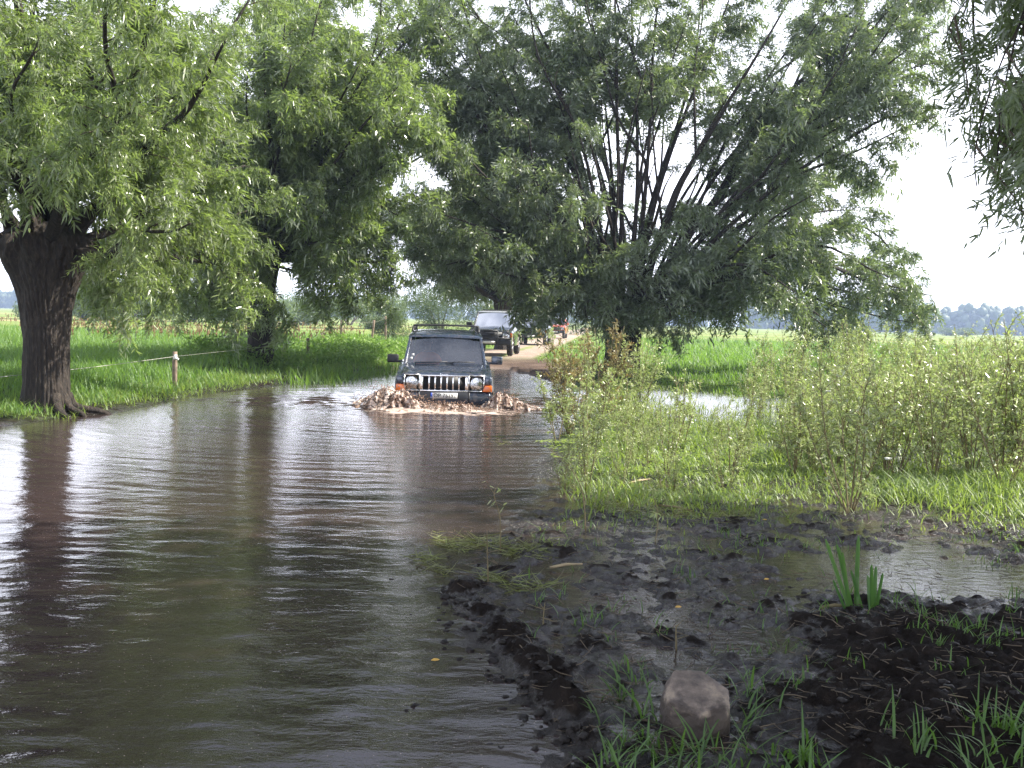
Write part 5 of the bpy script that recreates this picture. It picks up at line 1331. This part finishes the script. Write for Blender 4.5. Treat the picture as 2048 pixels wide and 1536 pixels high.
    for s in (-1, 1):
        wheel(root, s, s * (hw - .02) , fy, wr); wheel(root, s, s * (hw - .02), ry, wr)
    # seats
    for s in (-.38, .38):
        b = MB(); b.box(s - .25, s + .25, 2.25, 2.75, .62, .80); b.prism([(2.68, .75), (2.80, .75), (2.92, 1.38), (2.82, 1.38)], 0, s - .24, s + .24); b.prism([(2.83, 1.40), (2.91, 1.40), (2.93, 1.58), (2.85, 1.58)], 0, s - .12, s + .12)
        b.build('seat', SEATM, root, bevel=.03)
    b = MB(); an = np.linspace(0, 2 * math.pi, 22); cx = .38
    b.tube([(cx + .19 * math.cos(a), 2.06 - .07 * math.sin(a), 1.16 + .16 * math.sin(a)) for a in an], .014, 6, False); b.tube([(cx - .19, 2.06, 1.16), (cx, 2.04, 1.15), (cx + .19, 2.06, 1.16)], .02, 6); b.build('steering_wheel', BLACKP, root)
    # mirrors
    for s in (-1, 1):
        b = MB(); x0_, x1_ = sorted((s * (hw - .05), s * (hw + .07))); b.box(x0_, x1_, yb + .12, yb + .20, zh1 + .0, zh1 + .05)
        x0_, x1_ = sorted((s * (hw + .04), s * (hw + .27))); b.box(x0_, x1_, yb + .06, yb + .19, zh1 - .0, zh1 + .17); mm = b.build('side_mirror', p if s > 0 else BLACKP, root, bevel=.03)
    # door seams and handles
    for s in (-1, 1):
        b = MB(); x0_, x1_ = sorted((s * hw, s * (hw + .004)))
        for yy in (cowl + .12, 2.62, 3.45): b.box(x0_, x1_, yy, yy + .012, zs + .04, zh1 - .02)
        b.build('door_seam', BLACKP, root)
        for yy in (2.38, 3.2):
            b = MB(); x0_, x1_ = sorted((s * hw, s * (hw + .03))); b.box(x0_, x1_, yy, yy + .18, 1.0, 1.035); b.build('door_handle', CHROME, root, bevel=.008)
    return dict(yb=yb, yt=yt, zh1=zh1, hw=hw, wst=wst)

# front vehicle
jroot = empty('off_road_car', (JX, JY, -0.41), math.atan2(-JX, JY) * 0.9, label='dark blue-grey seven-slot-grille off-roader ploughing through the pond, front bumper in the splash', cat='car')
J = suv(jroot, PAINT, rise=.055, zroof=1.77)
b = MB(); b.box(-.905, .905, .0, .18, .44, .66); b.prism([(.02, .66), (.0, .60), (.17, .60), (.17, .70), (.08, .70)], 0, -.90, .90); b.box(-.86, .86, .04, .2, .36, .44)
b.build('bumper', PAINT, jroot, bevel=.035)
b = MB(); b.box(-.46, .46, -.006, .0, .54, .69); b.build('bumper_panel', GREYP, jroot, bevel=.002)
for s in (-1, 1):
    b = MB(); x0_, x1_ = sorted((s * .47, s * .50)); b.box(x0_, x1_, -.010, .0, .45, .68); b.build('bumper_seam', BLACKP, jroot)
    b = MB(); cyl_y(b, -.010, .02, s * .73, .545, .085, 20); f_ = b.build('fog_lamp', BLACKP, jroot)
    b = MB(); cyl_y(b, -.020, -.008, s * .73, .545, .062, 20, .066); b.build('lens', REFL, f_)
    # fender flares
    b = MB(); fl = arc(.92, .38, .56, 150, 20, 8) + arc(.92, .38, .46, 20, 150, 8); x0_, x1_ = sorted((s * .90, s * .975)); b.prism(fl, 0, x0_, x1_); b.build('wheel_flare', GREYP, jroot, bevel=.01)
    # head lamps
    x0_, x1_ = sorted((s * .49, s * .76)); b = MB(); b.box(x0_, x1_, .075, .15, .715, 1.00); hl = b.build('headlight', REFL, jroot, bevel=.02)
    b = MB(); 
    for zz, rr_ in ((.90, .078), (.79, .065)):
        b.tube([(s * .625, .055, zz), (s * .625, .068, zz), (s * .625, .074, zz)], [rr_, rr_, rr_ * .9], 20); cyl_y(b, .035, .056, s * .625, zz, rr_ * .45, 14, rr_ * .5)
    b.build('reflector', ALLOY, hl)
    b = MB(); b.box(x0_ - .004, x1_ + .004, .028, .033, .705, 1.008); b.build('lens', CLEAR, hl)
    b = MB()
    for a0, a1, c0, c1 in ((x0_ - .02, x1_ + .02, 1.0, 1.018), (x0_ - .02, x1_ + .02, .698, .715), (x0_ - .02, x0_, .70, 1.01), (x1_, x1_ + .02, .70, 1.01)): b.box(a0, a1, .022, .10, c0, c1)
    b.build('surround', CHROME, hl)
    # amber indicator
    xa, xb_ = s * .745, s * .93; pl = [(xa, .70), (xb_, .70), (xb_, .82), (s * .79, .82)]; 
    if s < 0: pl = pl[::-1]
    b = MB(); b.prism(pl, 1, .012, .12); b.build('indicator', AMBER, jroot, bevel=.01)
    b = MB(); x0_, x1_ = sorted((s * .78, s * .925)); b.box(x0_, x1_, .04, .16, .82, .985); b.build('wing_panel', PAINT, jroot, bevel=.03)
# grille
b = MB(); b.box(-.46, .46, .09, .12, .70, 1.0); gr = b.build('grille', BLACKP, jroot)
b = MB(); b.box(-.475, .475, .02, .09, .982, 1.015); b.box(-.475, .475, .02, .09, .685, .722); b.box(-.475, -.405, .025, .09, .722, .982); b.box(.405, .475, .025, .09, .722, .982); b.build('grille_frame', CHROME, gr, bevel=.012)
for i in range(1, 7):
    xx = -.405 + .81 * i / 7; b = MB(); b.tube(curve_pts([(xx, .05, .722), (xx, .022, .85), (xx, .05, .982)], 8), [.026, .021, .018, .017, .017, .018, .021, .026], 8); b.build('grille_bar', CHROME, gr, smooth=True, fixn=False)
def text(body, size, m, parent, loc, name='lettering', ext=0.001, sx=1.0, align='CENTER'):
    cu = bpy.data.curves.new(name, 'FONT'); cu.body = body; cu.size = size; cu.extrude = ext; cu.align_x = align; cu.align_y = 'CENTER'; cu.offset = size * .012
    cu.materials.append(m); tmp = bpy.data.objects.new(name, cu); C.objects.link(tmp); bpy.context.view_layer.update(); me = bpy.data.meshes.new_from_object(tmp.evaluated_get(bpy.context.evaluated_depsgraph_get())); bpy.data.objects.remove(tmp); me.materials.clear(); me.materials.append(m)
    o = bpy.data.objects.new(name, me); C.objects.link(o); o.parent = parent; o.location = loc; o.rotation_euler = (R(90), 0, 0); o.scale = (sx, 1, 1); return o
b = MB(); b.box(-.27, .27, -.024, -.012, .555, .675); plf = b.build('number_plate', INK, jroot, bevel=.003)
b = MB(); b.box(-.262, .262, -.028, -.0245, .561, .669); b.build('plate_face', PLATEW, plf)
b = MB(); b.box(-.262, -.222, -.0305, -.0285, .561, .669); b.build('plate_band', PLATEB, plf)
text('OP 75191', .108, INK, plf, (.02, -.030, .615), sx=1.0)
text('PL', .032, PLATEW, plf, (-.242, -.0325, .580))
text('Jeep', .075, CHROME, jroot, (0, .128, 1.012), 'badge', .006, 1.3)
# wipers, stickers, mirror, roof rack
b = MB()
for q in ([(-.62, 1.345, 1.185), (-.25, 1.355, 1.20), (.05, 1.36, 1.215)], [(.0, 1.345, 1.185), (.3, 1.355, 1.215), (.62, 1.38, 1.21)]): b.tube(q, .012, 5)
b.build('wiper', BLACKP, jroot)
b = MB(); b.box(-.06, .06, 1.93, 1.96, 1.50, 1.57); b.build('inner_mirror', BLACKP, jroot, bevel=.01)
stk = MB()
for u0, v0 in ((-.73, 1.24), (-.70, 1.31)):
    yy = 1.41 + (v0 - 1.17) / .5 * .57 - .03 + .045; stk.box(u0, u0 + .055, yy - .018, yy - .014, v0, v0 + .05)
stk.build('sticker', PLATEW, jroot)
for s in (-1, 1):
    b = MB(); b.tube(curve_pts([(s * .70, 2.10, 1.810), (s * .70, 2.18, 1.880), (s * .70, 2.5, 1.930), (s * .70, 3.9, 1.940), (s * .70, 4.3, 1.880), (s * .70, 4.38, 1.820)], 18), .022, 8)
    for yy in (2.5, 3.2, 3.9): b.tube([(s * .70, yy, 1.820), (s * .70, yy, 1.930)], .018, 6)
    b.build('roof_rail', BLACKP, jroot, smooth=True)
for yy in (2.3, 3.0, 3.9):
    b = MB(); b.tube(curve_pts([(-.70, yy, 1.915), (-.62, yy, 1.945), (0, yy, 1.955), (.62, yy, 1.945), (.70, yy, 1.915)], 12), .016, 6); b.build('rack_bar', BLACKP, jroot, smooth=True)

# passenger
SKIN = simple('skin', (0.45, 0.27, 0.19), 0.55); SHIRT = simple('orange_shirt', (0.85, 0.17, 0.05), 0.85); HAIR = simple('hair', (0.05, 0.035, 0.025), 0.7); TROU = simple('trousers', (0.04, 0.045, 0.06), 0.9)
def skin_obj(name, verts, edges, radii, m, parent, root=0, sub=2):
    me = bpy.data.meshes.new(name); me.from_pydata(verts, edges, []); o = link(name, me, m, parent)
    s = o.modifiers.new('skin', 'SKIN'); s.use_smooth_shade = True
    lay = me.skin_vertices
    if not lay: bpy.context.view_layer.update()
    d = me.skin_vertices[0].data
    for i, r_ in enumerate(radii): d[i].radius = (r_, r_)if not isinstance(r_, tuple) else r_
    d[root].use_root = True
    u = o.modifiers.new('sub', 'SUBSURF'); u.levels = sub; u.render_levels = sub
    return o
pe = empty('person', (0, 0, 0), label='passenger in an orange shirt seen through the windscreen of the front vehicle', cat='person')
pe.matrix_world = jroot.matrix_basis @ Matrix.Translation((-.38, 2.25, .84))
# local: x across, -y forward, z up; seat surface at z 0
vb = [(0, .02, .12), (0, .06, .34), (0, .08, .48), (0, .06, .57), (0, .04, .66), (0, .035, .76), (0, .04, .82),
      (-.19, .06, .46), (-.26, -.02, .25), (-.20, -.26, .17), (-.17, -.33, .18), (.19, .06, .46), (.27, -.03, .25), (.20, -.27, .16), (.16, -.34, .17),
      (-.10, -.05, .10), (-.12, -.42, .14), (-.12, -.50, -.28), (.10, -.05, .10), (.12, -.42, .14), (.12, -.50, -.28)]
eb = [(0, 1), (1, 2), (2, 3), (3, 4), (4, 5), (5, 6), (2, 7), (7, 8), (8, 9), (9, 10), (2, 11), (11, 12), (12, 13), (13, 14), (0, 15), (15, 16), (16, 17), (0, 18), (18, 19), (19, 20)]
rb2 = [(.15, .12), (.15, .11), (.13, .10), .055, .075, .088, .06, .065, .05, .036, .036, .065, .05, .036, .036, .09, .075, .05, .09, .075, .05]
skin_obj('body', vb, eb, rb2, SKIN, pe)
skin_obj('shirt', [vb[0], vb[1], vb[2], (0, .07, .53), vb[7], vb[8], vb[11], vb[12]], [(0, 1), (1, 2), (2, 3), (2, 4), (4, 5), (2, 6), (6, 7)], [(.175, .145), (.175, .135), (.155, .125), .07, .085, .068, .085, .068], SHIRT, pe)
b = MB(); hv = []
bm = bmesh.new(); bmesh.ops.create_uvsphere(bm, u_segments=16, v_segments=10, radius=1)
for v in bm.verts:
    v.co = Vector((v.co.x * .098, v.co.y * .115 + .055, v.co.z * .085 + .80)); 
me = bpy.data.meshes.new('hair'); bm.to_mesh(me); bm.free(); link('hair', me, HAIR, pe)
for nm, (x_, y_, z_), sz, m_ in (('nose', (0, -.062, .74), (.014, .02, .025), SKIN), ('ear', (-.09, .04, .74), (.012, .02, .03), SKIN), ('ear', (.09, .04, .74), (.012, .02, .03), SKIN), ('eye', (-.032, -.045, .765), (.012, .01, .008), INK), ('eye', (.032, -.045, .765), (.012, .01, .008), INK), ('mouth', (0, -.05, .70), (.025, .008, .006), simple('lips', (.35, .12, .1)))):
    bm = bmesh.new(); bmesh.ops.create_icosphere(bm, subdivisions=2, radius=1)
    for v in bm.verts: v.co = Vector((v.co.x * sz[0] + x_, v.co.y * sz[1] + y_, v.co.z * sz[2] + z_))
    me = bpy.data.meshes.new(nm); bm.to_mesh(me); bm.free(); link(nm, me, m_, pe)

# second vehicle
def other(px, d, rz, p, label, roofm=None, bull=True, z=0.14, **kw):
    q = P(px, 700, d); z = float(height(q[0], d + 2)) + .01
    root = empty('off_road_car', (q[0], d, z), rz, label=label, cat='car', group='vehicles queuing on the track')
    suv(root, p, roofm=roofm, **kw)
    b = MB(); b.box(-.88, .88, .0, .16, .44, .66); b.build('bumper', BLACKP, root, bevel=.03)
    b = MB(); b.box(-.50, .50, .09, .135, .72, .96); g = b.build('grille', BLACKP, root)
    for k in range(3):
        b = MB(); b.box(-.50, .50, .075, .09, .76 + k * .07, .775 + k * .07); b.build('grille_bar', GREYP, g)
    for s in (-1, 1):
        x0_, x1_ = sorted((s * .54, s * .80)); b = MB(); b.box(x0_, x1_, .07, .14, .74, .95); h = b.build('headlight', REFL, root, bevel=.02)
        b = MB(); b.box(x0_, x1_, .05, .055, .735, .955); b.build('lens', CLEAR, h)
        x0_, x1_ = sorted((s * .82, s * .91)); b = MB(); b.box(x0_, x1_, .07, .14, .76, .93); b.build('indicator', AMBER, root, bevel=.01)
    b = MB(); b.box(-.26, .26, -.02, -.004, .50, .60); b.build('number_plate', PLATEW, root)
    if bull:
        b = MB()
        for s in (-1, 1): b.tube([(s * .32, -.02, .45), (s * .34, -.10, .70), (s * .34, -.05, 1.02)], .03, 8)
        b.tube([(-.34, -.05, 1.02), (.34, -.05, 1.02)], .03, 8); b.tube([(-.85, .02, .72), (-.34, -.09, .72), (.34, -.09, .72), (.85, .02, .72)], .03, 8)
        b.build('bull_bar', CHROME if False else BLACKP, root, smooth=True)
    b = MB()
    for s in (-1, 1): b.tube([(s * .60, 2.2, 1.77), (s * .60, 2.25, 1.86), (s * .60, 4.0, 1.87), (s * .60, 4.05, 1.77)], .018, 6)
    for yy in (2.3, 2.9, 3.5, 4.0): b.tube([(-.60, yy, 1.87), (.60, yy, 1.87)], .015, 6)
    b.build('roof_rack', BLACKP, root)
    return root
other(978, 40.5, -0.10, PAINT_D, 'dark off-roader with bull bar waiting on the track right behind the front vehicle', roofm=PALE_SHEEN, hw=.89, zroof=1.83, Ln=4.5)
other(1062, 60, -0.12, PAINT_D, 'third vehicle in the queue, dark front half hidden behind hanging willow leaves', roofm=PALE_SHEEN, hw=.88, zroof=1.80)
other(1108, 86, -0.12, PAINT_R, 'orange-red vehicle at the far end of the queue', roofm=PALE_SHEEN, bull=False, hw=.86, zroof=1.75)

# ------------------------------------------------------------------ splash
SPL = bpy.data.materials.new('splash'); SPL.use_nodes = True
pn = SPL.node_tree.nodes['Principled BSDF']
ns_ = N(SPL.node_tree, 'ShaderNodeTexNoise'); ns_.inputs['Scale'].default_value = 9; ns_.inputs['Detail'].default_value = 7
rr_ = N(SPL.node_tree, 'ShaderNodeValToRGB'); e = rr_.color_ramp.elements; e[0].position = .15; e[0].color = (.085, .058, .044, 1); e[1].position = .85; e[1].color = (.60, .49, .43, 1); xx_ = rr_.color_ramp.elements.new(.5); xx_.color = (.22, .155, .12, 1)
tcs = N(SPL.node_tree, 'ShaderNodeTexCoord'); SPL.node_tree.links.new(tcs.outputs['Object'], ns_.inputs['Vector'])
va_ = N(SPL.node_tree, 'ShaderNodeAttribute'); va_.attribute_name = 'var'; SPL.node_tree.links.new(va_.outputs['Fac'], rr_.inputs[0]); SPL.node_tree.links.new(rr_.outputs[0], pn.inputs['Base Color'])
n8 = N(SPL.node_tree, 'ShaderNodeTexNoise'); n8.inputs['Scale'].default_value = 17; n8.inputs['Detail'].default_value = 5; n8.inputs['Roughness'].default_value = .65
m8 = N(SPL.node_tree, 'ShaderNodeMapRange'); m8.inputs['From Min'].default_value = .44; m8.inputs['From Max'].default_value = .52
SPL.node_tree.links.new(tcs.outputs['Object'], n8.inputs['Vector']); SPL.node_tree.links.new(n8.outputs['Fac'], m8.inputs['Value']); SPL.node_tree.links.new(m8.outputs[0], pn.inputs['Alpha'])
pn.inputs['Roughness'].default_value = .12; pn.inputs['IOR'].default_value = 1.33; pn.inputs['Subsurface Weight'].default_value = .35; pn.inputs['Subsurface Radius'].default_value = (1, .7, .55); pn.inputs['Subsurface Scale'].default_value = .05
rq = np.random.default_rng(61)
ico = bmesh.new(); bmesh.ops.create_icosphere(ico, subdivisions=1, radius=1.1)
iv1 = np.array([v.co[:] for v in ico.verts]); fi1 = np.array([[v.index for v in f.verts] for f in ico.faces]); ico.free()
sp = MB(); jh = math.atan2(-JX, JY) * .9
Rz = np.array([[math.cos(jh), -math.sin(jh), 0], [math.sin(jh), math.cos(jh), 0], [0, 0, 1]])
origin = np.array([JX, JY, 0])
def drop(p, s, st=(1, 1, 1)):
    sp.add((iv1 * s * np.array(st) + p) @ Rz.T + origin, [fi1])
# local coordinates as the jeep's: x across, y backwards from the bumper, z over the water
lobes = [(-1.18, -.35, .30, .18, 70), (-1.05, -.70, .36, .22, 120), (-.80, -.80, .30, .22, 120), (-.60, -.70, .20, .2, 70), (-.22, -.75, .11, .20, 90), (.10, -.80, .12, .22, 110), (.36, -.75, .09, .16, 70),
         (.75, -.5, .03, .25, 30), (1.12, -.1, .27, .17, 80), (1.28, .1, .16, .16, 50), (1.5, .2, .07, .2, 30), (-1.4, .0, .15, .18, 40), (-.95, -.2, .2, .3, 60)]
def sheet(fn, nu, nv, var):
    u, v = np.meshgrid(np.linspace(-1, 1, nu), np.linspace(0, 1, nv), indexing='ij')
    V = np.stack(fn(u, v), -1).reshape(-1, 3); i_ = np.arange(nu * nv).reshape(nu, nv)
    q = np.stack([i_[:-1, :-1], i_[1:, :-1], i_[1:, 1:], i_[:-1, 1:]], -1).reshape(-1, 4)
    sp.add(V @ Rz.T + origin, [q], np.clip(var(u, v), 0, 1).ravel())
for li, (cx, cy_, hh, ww, nn_) in enumerate(lobes):
    for k in range(4):
        sd = li * 10 + k; c_ = cx + rq.normal(0, ww * .25); rch = rq.uniform(.35, .95); hk = hh * rq.uniform(.55, 1.2); y0 = cy_ + .28 + rq.normal(0, .07)
        def fn(u, v):
            st = vn(u * 4 + 40, v * 4 + sd, sd) ; s2 = vn(u * 15 + 60, v * 9, sd + 3)
            env = np.exp(-(u * 1.1) ** 2 * 1.2)
            h_ = hk * env * (.62 + .45 * st + .22 * s2)
            vv = v * (.75 + .25 * st)
            x = c_ + ww * 1.5 * u * (1 + .5 * v) + .02 * s2
            y = y0 - rch * vv * (.6 + .6 * st) + .03 * s2
            z = h_ * 4 * vv * (1 - vv) + .03 * (vn(u * 26 + 9, v * 9 + sd, sd + 7) - .5) - .02 + .02 * np.sin(v * 3)
            return x, y, z
        sheet(fn, 70, 18, lambda u, v: .15 + .9 * vn(u * 15 + 5, v * 3 + sd, sd + 11) * (.5 + .6 * v) + .25 * (vn(u * 40, v * 12, sd) - .5))
    for i in range(int(nn_ * 2.4)):
        p = np.array([cx + rq.normal(0, ww), cy_ - .1 + rq.normal(0, .3), hh * rq.uniform(.3, 1.35)]); drop(p, rq.uniform(.003, .0095), (1, 1, rq.uniform(1, 2.2)))
# frothy foot of the bow wave
def foot(u, v):
    x = 1.55 * u; f_ = -1.70 + .12 * np.sin(x * 2.6 + 1) + .5 * np.abs(u) ** 2.4
    y = f_ + 1.5 * v
    e = ss(0, .10, v) * (1 - ss(.75, 1, v)) * (1 - ss(.8, 1, np.abs(u))) * (1 - .6 * ss(.3, .6, u))
    n = vn(x * 9 + 10, y * 9 + 30, 5) * .6 + vn(x * 24, y * 20 + 50, 6) * .4
    return x, y, -.04 + e * (.03 + .10 * n ** 1.3) * (1 - .5 * v)
sheet(foot, 260, 120, lambda u, v: 1.15 * vn(u * 22, v * 20, 91) * (1.2 - .7 * v) + .2 * (vn(u * 70, v * 60, 92) - .3))
for i in range(260):
    drop(np.array([rq.normal(0, 1.3), rq.normal(-1.1, .6), rq.uniform(.0, .15)]), rq.uniform(.003, .007))
so_ = sp.build('splash', SPL, None, smooth=True, fixn=False, label='muddy brown water splashing up around the bumper of the front vehicle', cat='splash', kind='stuff')

# ------------------------------------------------------------------ haze
hm = bpy.data.materials.new('haze'); hm.use_nodes = True; hn = hm.node_tree; hn.nodes.clear()
ho = N(hn, 'ShaderNodeOutputMaterial'); pv = N(hn, 'ShaderNodeVolumePrincipled')
pv.inputs['Color'].default_value = (0.55, 0.70, 1.0, 1); pv.inputs['Density'].default_value = 0.0006; pv.inputs['Anisotropy'].default_value = 0.2
hn.links.new(pv.outputs[0], ho.inputs['Volume'])
b = MB(); b.box(-1600, 1600, -80, 2600, -1.5, 24); b.build('haze', hm, None, label='thin pale summer haze over the fields', cat='haze', kind='stuff')
